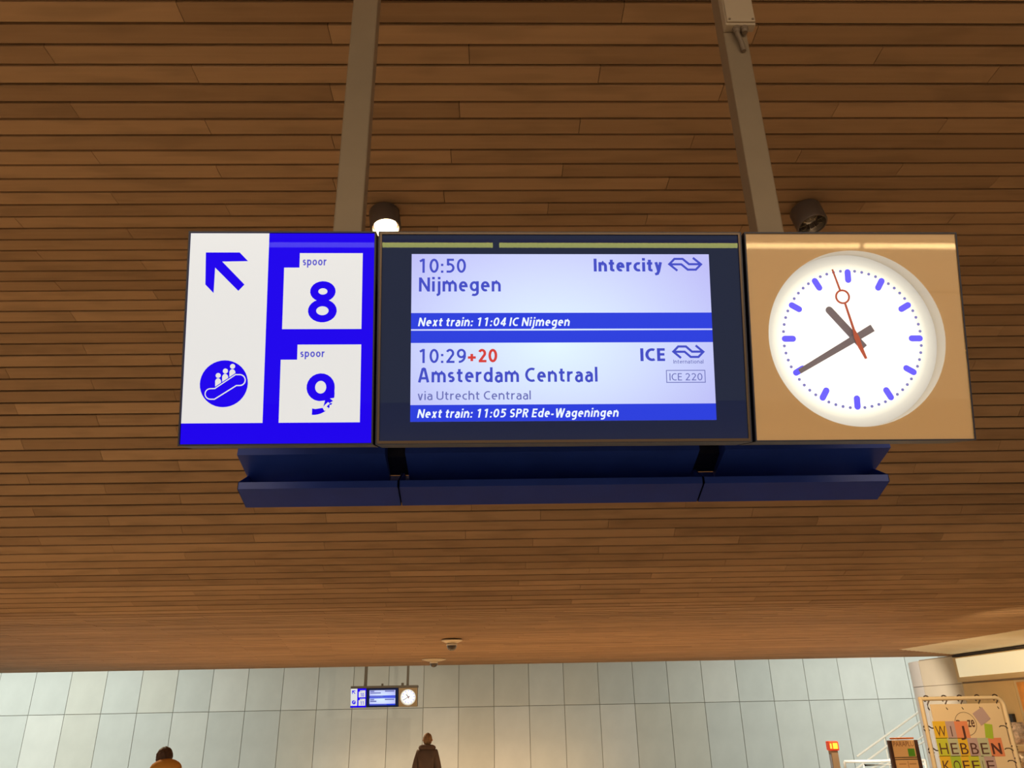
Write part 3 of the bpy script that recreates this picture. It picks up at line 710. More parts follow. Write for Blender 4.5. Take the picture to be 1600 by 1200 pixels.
# ------------------------------------------------------------------ hanging poles
def pole(x0, x1, Y, z0, z1, dp, lab, m_=STEEL):
    r = empty('hanging_pole', ((x0+x1)/2, Y+dp/2, z0), lab, 'pole')
    bm = bmesh.new(); add_box(bm, (0, 0, (z1-z0)/2), (x1-x0, dp, z1-z0), bev=.008); obj('tube', bm, m_, r)
    box('ceiling_plate', (0, 0, z1-z0-.01), ((x1-x0)*1.7, dp*2.2, .02), m_, r, .003)
    box('lower_bracket', (0, 0, .04), ((x1-x0)*1.06, dp*1.1, .03), m_, r, .002)
    return r
PY = 2.86; zc = EYE+3.898
a, b = onY(519.6, 360, PY), onY(565, 360, PY)
pole(a.x, b.x, PY, EYE+1.73, zc, .085, 'brown grey square steel pole above the gap between platform sign and departure screen')
a, b = onY(1184, 360, PY), onY(1225.5, 360, PY)
rp = pole(a.x, b.x, PY, EYE+1.73, zc, .10, 'brown grey square steel pole above the clock, with a box near its top')
RPX0, RPX1 = a.x, b.x
# rear housing under and behind the displays
hy = [(3.50, 1.165), (3.74, 1.10), (3.93, 1.86), (3.56, 1.86)]
ty = [(3.545, 1.045), (3.545, 1.012), (3.70, .963), (3.80, 1.14), (3.785, 1.14), (3.692, .98), (3.555, 1.022), (3.555, 1.045)]
def E(p): return [(a, b+EYE) for a, b in p]
xL = onY(371, 706, 3.5).x; xR = onY(1392, 700, 3.5).x
xa, xb = onY(601, 706, 3.5).x, onY(633, 706, 3.5).x
xc, xd = onY(1093, 700, 3.5).x, onY(1133, 700, 3.5).x
hz = empty('rear_housing', ((xL+xR)/2, 3.6, EYE+.96), 'long dark navy metal housing with an open trough, below and behind the screens', 'housing')
def inhz(o): o.location = -hz.location; return o
for (p, q) in ((xL, xa), (xb, xc), (xd, xR)):
    bm = bmesh.new(); prism_yz(bm, E(hy), p, q); inhz(obj('upper_housing', bm, NAVY, hz))
bm = bmesh.new(); prism_yz(bm, E([(3.60, 1.18), (3.74, 1.13), (3.90, 1.85), (3.6, 1.85)]), xa-.01, xd+.01); inhz(obj('joining_rail', bm, NAVYD, hz))
xs = [onY(371, 758, 3.55).x, onY(623, 756, 3.55).x, onY(1099, 753, 3.55).x, onY(1389, 745, 3.55).x]
ep = [(3.545, 1.045), (3.545, 1.012), (3.70, .963), (3.80, 1.14), (3.70, 1.13)]
for p, q in zip(xs, xs[1:]):
    bm = bmesh.new(); prism_yz(bm, E(ty), p+.003, q-.003)
    for x in (p+.003, q-.006): prism_yz(bm, E(ep), x, x+.003)
    inhz(obj('trough', bm, NAVY, hz))
for px_, py_ in ((692, 747), (861, 747), (1029, 745), (460, 750), (1250, 745)):
    q = onY(px_, py_, 3.74); bm = bmesh.new(); lathe(bm, [(.0, -.002), (.006, -.002), (.006, .0), (.0, .0)], 12)
    o = obj('screw', bm, STEEL_EDGE, hz); o.matrix_local = Matrix.Translation(Vector((q.x, 3.742, EYE+1.098))-hz.location)
# carrier behind the front cabinets that the poles hold
for (x0_, x1_, lab) in ((SC.x-SW/2+.25, SC.x+SW/2-.3, ''),):
    cr = empty('carrier_beam', (SC.x, 2.90, EYE+1.61), 'dark steel beam behind the displays that joins them to the poles', 'beam')
    box('beam', (0, .0, .06), (x1_-x0_, .08, .12), NAVYD, cr, .004)
    for x in (-1.2, -.55, .0, .55, 1.1): box('bracket', (x, .35, .06), (.06, .62, .05), NAVYD, cr, .003)
    for x in (-1.2, -.2, .5, 1.1): box('bracket', (x, -.06, .06), (.06, .06, .05), NAVYD, cr, .003)

# junction box with cable glands on the right pole
GB = mat('grey_box_plastic', srgb(178, 160, 138), .5); GD = mat('gland_grey', srgb(120, 104, 88), .5)
jy = PY-.055
j0, j1 = onY(1133, 28, jy), onY(1180, 28, jy); jb = onY(1150, 37, jy); jt = onY(1150, -30, jy)
jbx = empty('junction_box', ((j0.x+j1.x)/2, PY-.0205, jb.z), 'pale grey cable box fixed to the top of the right pole', 'box')
W_, H_ = (j1.x-j0.x), jt.z-jb.z
box('body', (0, -.005, H_/2), (W_, .05, H_), GB, jbx, .006)
box('lid', (0, -.036, H_/2), (W_*.94, .014, H_*.94), GB, jbx, .004)
for sx in (-1, 1):
    for z in (.022, H_-.022):
        bm = bmesh.new(); lathe(bm, [(.0, 0), (.006, 0), (.006, .004), (.0, .004)], 10); o = obj('screw', bm, GD, jbx)
        o.matrix_local = Matrix.Translation((sx*(W_/2-.018), -.0425, z)) @ Matrix.Rotation(math.pi/2, 4, 'X')
for gx in (-.018, .022):
    bm = bmesh.new(); lathe(bm, [(.0, -.032), (.014, -.032), (.017, -.016), (.020, -.014), (.020, 0), (.0, 0)], 12); o = obj('cable_gland', bm, GD, jbx, True); o.location = (gx, -.008, 0)
pts = [Vector((-.018, -.008, -.02)), Vector((-.016, -.008, -.05)), Vector((-.004, -.004, -.085)), Vector((.004, .004, -.12)), Vector((.006, .006, -.14))]
tube('cable', pts, [.0125, .013, .012, .013, .012], GD, jbx, 10)

# ------------------------------------------------------------------ ceiling spotlights
DARKC = mat('spotlight_body', srgb(92, 78, 70), .45, .3); REFL = mat('reflector', srgb(190, 180, 168), .22, .9); LENS = mat('off_lamp', srgb(140, 130, 118), .3)
GLOW = mat('lit_lamp', (1, .9, .7, 1), .4, emit=(1.0, .74, .42, 1), es=9.)
def spot(px, py, lit, lab, tilt):
    p = onZ(px, py, EYE+3.9)
    r = empty('ceiling_spotlight', p, lab, 'spotlight'); r.scale = (.87, .87, .87)
    T = Matrix.Rotation(math.radians(tilt), 4, 'X') @ Matrix.Rotation(math.radians(-8), 4, 'Y')
    bm = bmesh.new(); lathe(bm, [(.06, -.03), (.138, -.03), (.145, -.04), (.145, -.235), (.140, -.245), (.128, -.245), (.122, -.20), (.06, -.11), (.04, -.10)], 40)
    bmesh.ops.recalc_face_normals(bm, faces=bm.faces); o = obj('housing', bm, DARKC, r, True); o.matrix_local = T
    bm = bmesh.new(); lathe(bm, [(.124, -.235), (.110, -.17), (.05, -.115), (.0, -.112)], 40, False)
    for f in bm.faces: f.normal_flip()
    o = obj('reflector', bm, REFL, r, True); o.matrix_local = T
    if not lit:
        for k in range(9):
            a = 2*math.pi*k/9; box_ = bmesh.new(); add_box(box_, (.085*math.cos(a), .085*math.sin(a), -.19), (.05, .003, .06), Matrix.Rotation(a, 4, 'Z'))
            o = obj('baffle', box_, REFL, r); o.matrix_local = T
    bm = bmesh.new(); bmesh.ops.create_uvsphere(bm, u_segments=16, v_segments=8, radius=.108 if lit else .045)
    bmesh.ops.scale(bm, vec=(1, 1, .30 if lit else .7), verts=bm.verts); bmesh.ops.translate(bm, vec=(0, 0, -.205 if lit else -.15), verts=bm.verts)
    o = obj('bulb', bm, GLOW if lit else LENS, r, True); o.matrix_local = T
    bm = bmesh.new(); add_box(bm, (0, 0, -.012), (.11, .11, .075), bev=.004); obj('ceiling_mount', bm, DARKC, r)
    if lit:
        l = bpy.data.lights.new('spotlight_beam', 'SPOT'); l.energy = 60; l.color = (1, .74, .42); l.spot_size = math.radians(120); l.spot_blend = .6; l.shadow_soft_size = .1
        lo = bpy.data.objects.new('spotlight_beam', l); C.objects.link(lo); lo.location = p + Vector((0, -.02, -.27)); lo.parent = None
spot(600, 329, True, 'glowing warm ceiling spotlight above the left edge of the departure screen', -10)
spot(1255, 324, False, 'unlit grey round ceiling spotlight above the clock', -10)

# ------------------------------------------------------------------ dome cameras under the far slats
CH = mat('pale_flange', srgb(225, 205, 175), .35, .2); DOMEM = mat('smoked_dome', srgb(70, 58, 50), .1, 0, spec=.8); RING = mat('dome_ring', srgb(220, 212, 200), .3)
def dome(px, py, fw, lab):
    p = onZ(px, py, EYE+1.375); p.z -= .005
    r = empty('dome_camera', p, lab, 'camera')
    bm = bmesh.new(); lathe(bm, [(.0, .012), (fw, .012), (fw, 0), (fw*.7, -.025), (.07, -.055), (.0, -.055)], 28); obj('flange', bm, CH, r, True)
    bm = bmesh.new(); lathe(bm, [(.0, -.055), (.098, -.055), (.104, -.07), (.098, -.085), (.0, -.085)], 28); obj('ring', bm, RING, r, True)
    bm = bmesh.new(); lathe(bm, [(.092, -.085), (.088, -.12), (.066, -.155), (.034, -.172), (.001, -.176)], 24, False); obj('dome', bm, DOMEM, r, True)
    return r
dome(706, 1001, .20, 'white dome camera under the wooden ceiling, the nearer and higher of two')
dome(678, 1030.5, .30, 'dome camera with wide flat flange at the far edge of the wooden ceiling')

# ------------------------------------------------------------------ poles of the distant sign
PG = mat('far_pole_grey', srgb(112, 96, 76), .5)
for (px0, px1, py, lab) in ((568.5, 573, 1070, 'thin distant pole holding the left end of the small far sign'), (635.5, 639, 1055, 'thin distant pole holding the far sign above its clock')):
    a, b = onY(px0, py, 38.75), onY(px1, py, 38.75); z0 = FARC.z+.514
    pole(a.x, b.x, 38.75, z0, 9.05, .12, lab, PG)
fb = empty('far_sign_housing', (FARC.x, 38.74, FARC.z+.412), 'grey brown housing along the top of the small distant sign', 'housing')
box('cover', (.0, .0, .05), (3.09, .50, .1), PG, fb, .01)
box('knob', (-.12, 0, .15), (.09, .09, .10), PG, fb, .01); box('knob', (.82, 0, .16), (.12, .09, .12), PG, fb, .02)

# ------------------------------------------------------------------ luminaires behind the viewer, mirrored in the glass
def refl_point(px, py, Y):
    d = ray(px, py); t = (SC-CAM).dot(NF)/d.dot(NF); p = CAM+d*t; r_ = d-2*d.dot(NF)*NF; k = (Y-p.y)/r_.y; return p+r_*k
TUBE = mat('light_tube', (1, .9, .7, 1), .4, emit=(1.0, .86, .55, 1), es=11.)
RY = -9.
g1 = refl_point(775, 383, RY); g2 = refl_point(1347, 383, RY)
span = abs(g2.x-g1.x)
zt = g1.z
for k, lab in ((-2, 'first'), (-1, 'a'), (0, 'b'), (1, 'c')):
    xa_ = g1.x + (k)*span; lx0 = xa_+.06; lx1 = xa_+span-.06
    r = empty('linear_luminaire', ((lx0+lx1)/2, RY, zt-.03), 'long linear lamp hanging across the concourse behind the viewer', 'lamp', 'linear lamps across the concourse')
    tube('lamp_tube', [(-(lx1-lx0)/2, 0, .03), ((lx1-lx0)/2, 0, .03)], .045, TUBE, r, 12)
    box('lamp_housing', (0, 0, .105), (lx1-lx0, .12, .06), STEEL, r)
    for x in (-2.4, 2.4): tube('suspension_wire', [(x, 0, .13), (x, 0, EYE+3.92-zt+.03)], .006, STEEL, r, 6)

# ------------------------------------------------------------------ kiosk wall, pillar and light box on the right
z_top = CZ
y_col0 = P_D.y                                   # where the soffit meets the wall
yA = onX(1433, 1030, KX).y
pil = None
def zx(px, py): return onX(px, py, KX)
zJ = (zx(1436, 1074).z+zx(1502, 1067).z)/2
y0p = zx(1490, 1100).y
kw = bmesh.new(); add_box(kw, (KX+.2, 10.5, 1.6), (.3, 22, 3.3)); 
y_far = zx(1436, 1050).y
kw = box('wall_right', (KX+.22, (4+y_far)/2, (CZ)/2), (.30, y_far-4, CZ-.02), mat('wall_core', srgb(150, 130, 105), .8)); kw['kind'] = 'structure'
def wpanel(name, ya, yb, za, zb, m_, th=.03, g=.008, parent=kw):
    return box(name, (KX+.07-th/2, (ya+yb)/2, (za+zb)/2), (th, abs(yb-ya)-g*2, zb-za-g*2), m_, parent, .004)
WARM2 = mat('beige_wall_panel', srgb(214, 186, 138), .6, noise=.04, nscale=2)
yb1 = zx(1497, 1050).y
wpanel('wall_panel', yb1, y_far, zJ, CZ-.03, WARMP); wpanel('wall_panel', yb1, y_far, 0.02, zJ, WARMP)
# rounded pillar edge
bm = bmesh.new(); n = 14; RR = 2.6; prf = []
for k in range(n+1):
    a = math.pi/2*k/n
    prf.append((KX+RR-RR*math.sin(math.pi/2-a)-0.0, y_far+RR*math.sin(a)*1.0))
def extr(prf, z0, z1, m_, nm, par):
    bm = bmesh.new(); P = [bm.verts.new((x, y, z0)) for x, y in prf]+[bm.verts.new((KX+RR+.04, y_far, z0))]; Q = [bm.verts.new((v.co.x, v.co.y, z1)) for v in P]
    bm.faces.new(P); bm.faces.new(Q[::-1]); N = len(P)
    for k in range(N): bm.faces.new((P[k], P[(k+1) % N], Q[(k+1) % N], Q[k]))
    bmesh.ops.recalc_face_normals(bm, faces=bm.faces); return obj(nm, bm, m_, par, True)
prf = [(KX+.04+RR*(1-math.cos(math.pi/2*k/n)), y_far+.01+RR*math.sin(math.pi/2*k/n)) for k in range(n+1)]
PILM = mat('grey_pillar_cladding', srgb(208, 196, 184), .5)
extr(prf, .02, zJ-.008, PILM, 'corner_cladding', kw); extr(prf, zJ+.008, CZ-.03, PILM, 'corner_cladding', kw)
# light box and panels nearer
LB = mat('cream_light_box', srgb(235, 225, 190), .4, emit=srgb(238, 228, 190), es=.5)
y_near = 9.0
RPIL = 2.6
zlb = zx(1500, 1062).z
lbx = empty('light_box', (KX-.02, (yb1+y_near)/2, zJ+.02), 'blank cream light box band under the white soffit at the right', 'light box')
lw = KX+.07-.14
box('body', (.0, 0, (CZ-.09-zJ)/2), (.14, yb1-y_near-.06, CZ-.12-zJ), WARM2, lbx, .006)
box('diffuser', (-.08, -.04, (CZ-.09-zJ)/2+.045), (.03, yb1-y_near-.34, (CZ-.12-zJ)*.76), LB, lbx, .004)
tr = empty('shadow_track', (KX-.02, (yb1+y_near)/2, CZ-.075), 'dark recessed track between white soffit and light box', 'track')
box('channel', (0, 0, .03), (.10, yb1-y_near, .05), mat('dark_track', srgb(48, 38, 34), .6), tr)
for k in range(5): box('clip', (-.052, -4+k*1.9, .03), (.012, .35, .022), mat('track_clip', srgb(90, 74, 62), .5), tr)
yj = zx(1580, 1063).y
WARM3 = mat('ochre_wall_panel', srgb(222, 188, 130), .6, noise=.04, nscale=2)
wpanel('wall_panel', yj, yb1, .02, zJ-.0, WARM3); wpanel('wall_panel', y_near-2, yj, .02, zJ, WARM2)
# orange poster on the nearer panel
q0, q1 = zx(1586, 1066), zx(1600, 1115)
ps = box('wall_poster', (KX+.03, (q0.y-2.2+q0.y)/2, (q0.z+q1.z)/2-.1), (.012, 2.2, q0.z-q1.z+.2), mat('orange_print', srgb(240, 160, 60), .4, noise=.25, nscale=4))
tag(ps, 'orange and yellow poster at the right edge beyond the hanging banner', 'poster')
# dark tablet box on the wall
p = zx(1579, 1124)
tb = empty('wall_terminal', (KX-.0, p.y, p.z-.12), 'small black box on the beige wall behind the banner frame', 'device')
box('body', (0.0, 0, .12), (.08, .32, .24), mat('black_plastic', srgb(40, 34, 34), .4), tb, .006); box('strip', (-.042, .03, .14), (.006, .16, .02), mat('grey_strip', srgb(150, 140, 130), .5), tb)

# ------------------------------------------------------------------ banner frame with sticky notes
FY = 9.6
PIPE = mat('cream_pipe', srgb(236, 206, 160), .4); HOOK = mat('dark_hook', srgb(70, 50, 36), .4, .4)
def fp(px, py): return onY(px, py, FY)
tl, trr = fp(1438, 1092), fp(1567, 1090)
xl, xr, zt_ = tl.x, fp(1568, 1100).x, (tl.z+trr.z)/2
fr = empty('banner_frame', ((xl+xr)/2, FY, 0), 'cream pipe stand with a hooked banner in front of the pillar', 'stand')
ox = (xl+xr)/2
rc = .09; path = [(xl-ox, 0, .03), (xl-ox, 0, zt_-.0)]
tube('upright', [(xl-ox, 0, .02), (xl-ox, 0, zt_+.015)], .024, PIPE, fr, 12)
arc = [(xr-ox-rc+rc*math.sin(a), 0, zt_-rc+rc*math.cos(a)) for a in [math.pi/2*k/8 for k in range(9)]]
tube('top_rail', [(xl-ox-.02, 0, zt_), (0, 0, zt_)]+arc, .022, PIPE, fr, 12)
tube('upright', [(xr-ox, 0, zt_-rc), (xr-ox, 0, .02)], .024, PIPE, fr, 12)
x2 = fp(1556, 1118).x-ox+.02
tube('back_upright', [(x2+.03, .25, zt_-.18), (x2+.03, .25, .02)], .016, PIPE, fr, 10)
for x in (xl-ox, xr-ox): box('foot', (x, 0, .015), (.08, .6, .03), PIPE, fr, .006)
BANN = mat('cream_banner', srgb(242, 208, 160), .7)
bl, br, bt = fp(1453, 1101).x, fp(1562, 1099).x, (fp(1453, 1101).z+fp(1562, 1098).z)/2
bn = empty('sticky_note_banner', ((bl+br)/2, FY, .35), 'cream banner hung on hooks in the pipe stand, covered with lettered sticky notes', 'banner')
bo = Vector(((bl+br)/2, FY, .35))
box('canvas', (0, 0, (bt-.35)/2), (br-bl, .008, bt-.35), BANN, bn)
def bpt(px, py): q = onY(px, py, FY-.005); return (q.x-bo.x, q.z-bo.z)
def bshape(name, loops, w_, m_):
    cu_o = shape(name, loops, 0, .0012, m_, bn)
    cu_o.matrix_local = Matrix.Translation((0, -.004-w_, 0)) @ Matrix.Rotation(math.pi/2, 4, 'X'); return cu_o
NC = {'y': (238, 186, 40), 'm': (196, 160, 150), 'c': (238, 140, 92), 'g': (206, 200, 50), 's': (196, 190, 150), 'l': (176, 196, 50)}
NM = {k: mat('note_paper', srgb(*v), .7) for k, v in NC.items()}
LET = mat('marker_ink', srgb(92, 50, 36), .8)
rowsn = [((1127, 1154), [(1462, 1483, 'y', 'W'), (1482, 1496, 'm', 'I'), (1495, 1517, 'c', 'J')]),
         ((1153, 1182), [(1468, 1487, 'g', 'H'), (1486, 1502, 's', 'E'), (1501, 1518, 'y', 'B'), (1517, 1534, 'm', 'B'), (1533, 1550, 's', 'E'), (1549, 1571, 'c', 'N')]),
         ((1181, 1208), [(1473, 1491, 'y', 'K'), (1490, 1506, 'l', 'O'), (1505, 1520, 'y', 'F'), (1519, 1536, 'g', 'F'), (1535, 1543, 's', 'I'), (1542, 1560, 'm', 'E')])]
lean = .2
cnt = 0
for (ya_, yb_), ns in rowsn:
    for (x0_, x1_, k, ch) in ns:
        a, b, c_, d_ = bpt(x0_, yb_), bpt(x1_, yb_), bpt(x1_, ya_), bpt(x0_, ya_)
        cnt += 1
        u0_, u1_, v0_, v1_ = a[0], b[0], a[1], d_[1]
        bshape('sticky_note', [rect(u0_, v0_, u1_, v1_)], .0016+.0003*(cnt % 3), NM[k])
        cx_ = (u0_+u1_)/2; hw = (u1_-u0_)*(.33 if ch not in 'IJ' else (.05 if ch == 'I' else .2)); h0 = v0_+(v1_-v0_)*.12; h1 = h0+(v1_-v0_)*.6
        if ch == 'W': hw *= 1.15
        t_ = text('letter', ch, cx_-hw, cx_+hw, h0, h1, 0, LET, bn, (0, 0), -.004 if ch != 'N' else .03)
        t_.matrix_local = Matrix.Translation((0, -.0075, 0)) @ Matrix.Rotation(math.pi/2, 4, 'X')
def quad(c_, s_, ang, sy_=1.):
    return [(c_[0]+s_*(math.cos(ang)*x-math.sin(ang)*y*sy_), c_[1]+s_*(math.sin(ang)*x+math.cos(ang)*y*sy_)) for x, y in ((-1, -1), (1, -1), (1, 1), (-1, 1))]
pc_ = bpt(1533.5, 1119); bshape('sticky_note', [quad(pc_, .073, .5)], .002, NM['m'])
pc_ = bpt(1545, 1142.5); bshape('sticky_note', [quad(pc_, .045, -.15, 1.7)], .002, NM['l'])
# round printed logo under the notes
lc = bpt(1509, 1131); ro, ri = .125, .121
bshape('printed_ring', [circ(lc[0], lc[1], ro, 40), circ(lc[0], lc[1], ri, 40, True)], .0005, LET)
for s_, x0_, x1_ in (('D', 1496, 1503), ('ze', 1513, 1524)):
    a, b, c_ = bpt(x0_, 1136), bpt(x1_, 1136), bpt(x0_, 1125)
    t_ = text('printed_lettering', s_, a[0], b[0], a[1], c_[1], 0, LET, bn, (0, 0), .01, 0, 'H' if s_ == 'D' else 'x')
    t_.matrix_local = Matrix.Translation((0, -.0052, 0)) @ Matrix.Rotation(math.pi/2, 4, 'X')
def hook(name, p, ang):
    T = Matrix.Rotation(ang, 3, 'Y')
    pts = [Vector((.034*math.sin(a), 0, .034*math.cos(a))) for a in [math.radians(-150+k*30) for k in range(0, 10)]]
    pts += [Vector((.0, 0, -.06)), Vector((.0, 0, -.10)), Vector((.012, 0, -.12))]
    pts = [T @ q + Vector(p) for q in pts]
    return tube('banner_hook', pts, .007, HOOK, fr, 6)
for px_ in (1447, 1475, 1499.5, 1527, 1555): q = fp(px_, 1091); hook('h', (q.x-ox, -.0, zt_), 0)
for px_, py_ in ((1448, 1138), (1457, 1173)): q = fp(px_, py_); hook('h', (xl-ox, 0, q.z), -math.pi/2)
for px_, py_ in ((1570, 1134), (1580, 1169), (1590, 1188)): q = fp(px_, py_); hook('h', (xr-ox, 0, q.z), math.pi/2)

# ------------------------------------------------------------------ display rack of wrapped snacks behind the stand
FOIL = mat('clear_foil', srgb(214, 186, 150), .18, .35, noise=.35, nscale=14, bump=.8)
FOIL2 = mat('spotted_paper', srgb(206, 176, 150), .5, noise=.5, nscale=30)
RY_ = 10.6
rk = empty('snack_rack', (onY(1600, 1180, RY_).x, RY_, 0), 'rack behind the banner stand with foil wrapped packets, at the right edge', 'rack')
rkx = rk.location.x; ztop = 1.86
for x in (-.28, .45):
    for y in (-.15, .2): tube('post', [(x, y, .0), (x, y, ztop-.06)], .012, PIPE, rk, 8)
shelves = [.3, .6, .9, 1.2, 1.53]
for z in shelves: box('shelf', (.085, .02, z), (.76, .38, .015), PIPE, rk, .002)
def packet(x, y, z, w_, h_, m_, lab, seed):
    rnd = random.Random(seed); bm = bmesh.new(); nx, nz = 7, 8
    def pt(i, j, s):
        u, v_ = i/nx, j/nz; th = .055*math.sin(math.pi*u)**.6*math.sin(math.pi*v_)**.5 if 0 < i < nx and 0 < j < nz else 0.
        return Vector(((u-.5)*w_, s*(th*(1+rnd.uniform(-.35, .35))+.002), v_*h_))
    for s in (-1, 1):
        g = [[bm.verts.new(pt(i, j, s)) for j in range(nz+1)] for i in range(nx+1)]
        for i in range(nx):
            for j in range(nz): bm.faces.new((g[i][j], g[i+1][j], g[i+1][j+1], g[i][j+1]))
    bmesh.ops.remove_doubles(bm, verts=bm.verts, dist=.0041); bmesh.ops.recalc_face_normals(bm, faces=bm.faces)
    o = obj('foil_packet', bm, m_, None, True); o.location = (x, y, z); tag(o, lab, 'packet', 'foil packets on the rack'); return o
LABP = 'shiny foil wrapped packet standing on the rack behind the banner stand'
for zi, z in enumerate(shelves[2:]):
    for k in range(4):
        packet(rkx-.22+k*.2, RY_-.04, z+.009, .18, .25, FOIL if (k+zi) % 2 == 0 else FOIL2, ('shiny clear foil packet' if (k+zi) % 2 == 0 else 'spotted paper packet')+' on the '+('third', 'second', 'top')[zi]+' shelf of the rack behind the banner stand', zi*10+k)

# ------------------------------------------------------------------ handrails, totem, validator in the hall
RAIL = mat('white_rail', srgb(240, 238, 225), .35)
HYR = 27.
def hp(px, py, Y=HYR): return onY(px, py, Y)
rl = empty('stair_handrail', hp(1340, 1210), 'pair of white tube handrails climbing to the right before the grey wall', 'handrail')
rl.location.z = -2.2; RO = rl.location.copy()
def rtube(name, pts, r, Y=HYR, par=rl, O=RO): return tube(name, [hp(px, py, Y)-O for px, py in pts], r, RAIL, par, 8)
rtube('upper_rail', [(1339, 1182), (1450, 1102)], .033); rtube('lower_rail', [(1330, 1207), (1356, 1188), (1455, 1115)], .033)
rtube('lower_rail', [(1335, 1214), (1395, 1184), (1460, 1138)], .027)
rtube('lower_rail', [(1350, 1216), (1400, 1186), (1464, 1146)], .027)
for (px, py) in ((1382, 1151), (1437, 1112)):
    q = hp(px, py); tube('rail_post', [Vector((q.x, q.y+.03, q.z))-RO, Vector((q.x, q.y+.03, -2.2))-RO], .025, RAIL, rl, 8)
O2 = hp(1318, 1195, 23.); O2.z = -2.2
gr = empty('guard_rail', O2, 'low horizontal white tube railing at the foot of the handrails', 'railing')
zt2 = hp(1360, 1189, 25.).z
def gt(name, pts, r): return tube(name, [onY(px, py, 23.)-O2 for px, py in pts], r, RAIL, gr, 8)
gt('top_rail', [(1319, 1190), (1445, 1188)], .035); gt('inner_rail', [(1350, 1240), (1350, 1195.5), (1445, 1193.5)], .03)
q = onY(1319, 1190, 23.); tube('end_post', [q-O2, Vector((q.x, q.y, -2.2))-O2], .035, RAIL, gr, 8)
q = onY(1445, 1188, 23.); tube('end_post', [q-O2, Vector((q.x, q.y, -2.2))-O2], .035, RAIL, gr, 8)

# information totem
TY = 16.5
t0, t1 = onY(1391, 1155, TY), onY(1427, 1155, TY); tw = t1.x-t0.x; th_ = onY(1408, 1152, TY).z
tt = empty('information_totem', ((t0.x+t1.x)/2, TY, 0), 'narrow standing notice board with dark sides and a green square, left of the banner', 'notice board')
PAP = mat('peach_paper', srgb(245, 200, 140), .6); DKW = mat('dark_wood_side', srgb(70, 38, 24), .5); GRN = mat('green_print', srgb(96, 170, 40), .6); ORN = mat('orange_cap', srgb(214, 120, 48), .5); INK = mat('faded_print', srgb(200, 150, 100), .7)
box('core', (0, 0, th_/2-.02), (tw*.96, .05, th_-.06), PAP, tt); 
for sx in (-1, 1): box('side_post', (sx*(tw/2+.03), 0, (th_-.05)/2), (.055, .09, th_-.05), DKW, tt, .004)
box('cap', (0, 0, th_-.02), (tw*.98, .07, .03), ORN, tt, .003); box('base', (0, 0, .02), (tw+.2, .4, .04), DKW, tt, .005)
s = TY*.98/1204
box('cross_bar', (0, -.029, th_-.355), (tw*1.0, .008, .012), DKW, tt); box('cross_bar', (0, -.029, th_-.39), (tw*1.0, .008, .012), DKW, tt)
box('divider', (0.02, -.027, (th_-.4)/2), (.01, .004, th_-.44), INK, tt)
box('green_square', (tw*.28, -.028, th_-.27), (.13, .006, .135), GRN, tt)
t_ = text('header_lettering', 'PARAPLU', -tw*.44, tw*.44, th_-.16, th_-.075, 0, mat('header_ink', srgb(170, 110, 70), .7), tt); t_.matrix_local = Matrix.Translation((0, -.028, 0)) @ Matrix.Rotation(math.pi/2, 4, 'X')
for k in range(3):
    for sx in (-1, 1): box('print_line', (sx*tw*.22+.01, -.0265, th_-.47-.1*k), (tw*.3, .003, .02), INK, tt)

# ticket validator post
VY = 14.
v0 = onY(1299, 1158, VY); vt = v0.z
va = empty('ticket_validator', (v0.x, VY, 0), 'slim grey card post with a glowing orange head in front of the grey wall', 'ticket post')
box('column', (0, 0, (vt-.14)/2), (.115, .12, vt-.14), mat('taupe_metal', srgb(150, 128, 106), .45), va, .006)
REDM = mat('red_head', srgb(225, 70, 35), .4, emit=srgb(225, 70, 40), es=.35)
box('head', (0, -.01, vt-.07), (.165, .14, .14), REDM, va, .015)
box('reader_screen', (.018, -.084, vt-.07), (.075, .008, .085), mat('yellow_screen', (1, .6, .1, 1), .4, emit=srgb(255, 205, 40), es=1.1), va)
box('side_window', (-.055, -.084, vt-.07), (.03, .008, .08), mat('amber_screen', (1, .6, .1, 1), .4, emit=srgb(255, 150, 60), es=1.), va)
box('label_strip', (-.062, -.005, vt-.42), (.006, .08, .45), mat('pale_blue_sticker', srgb(170, 190, 230), .5), va)

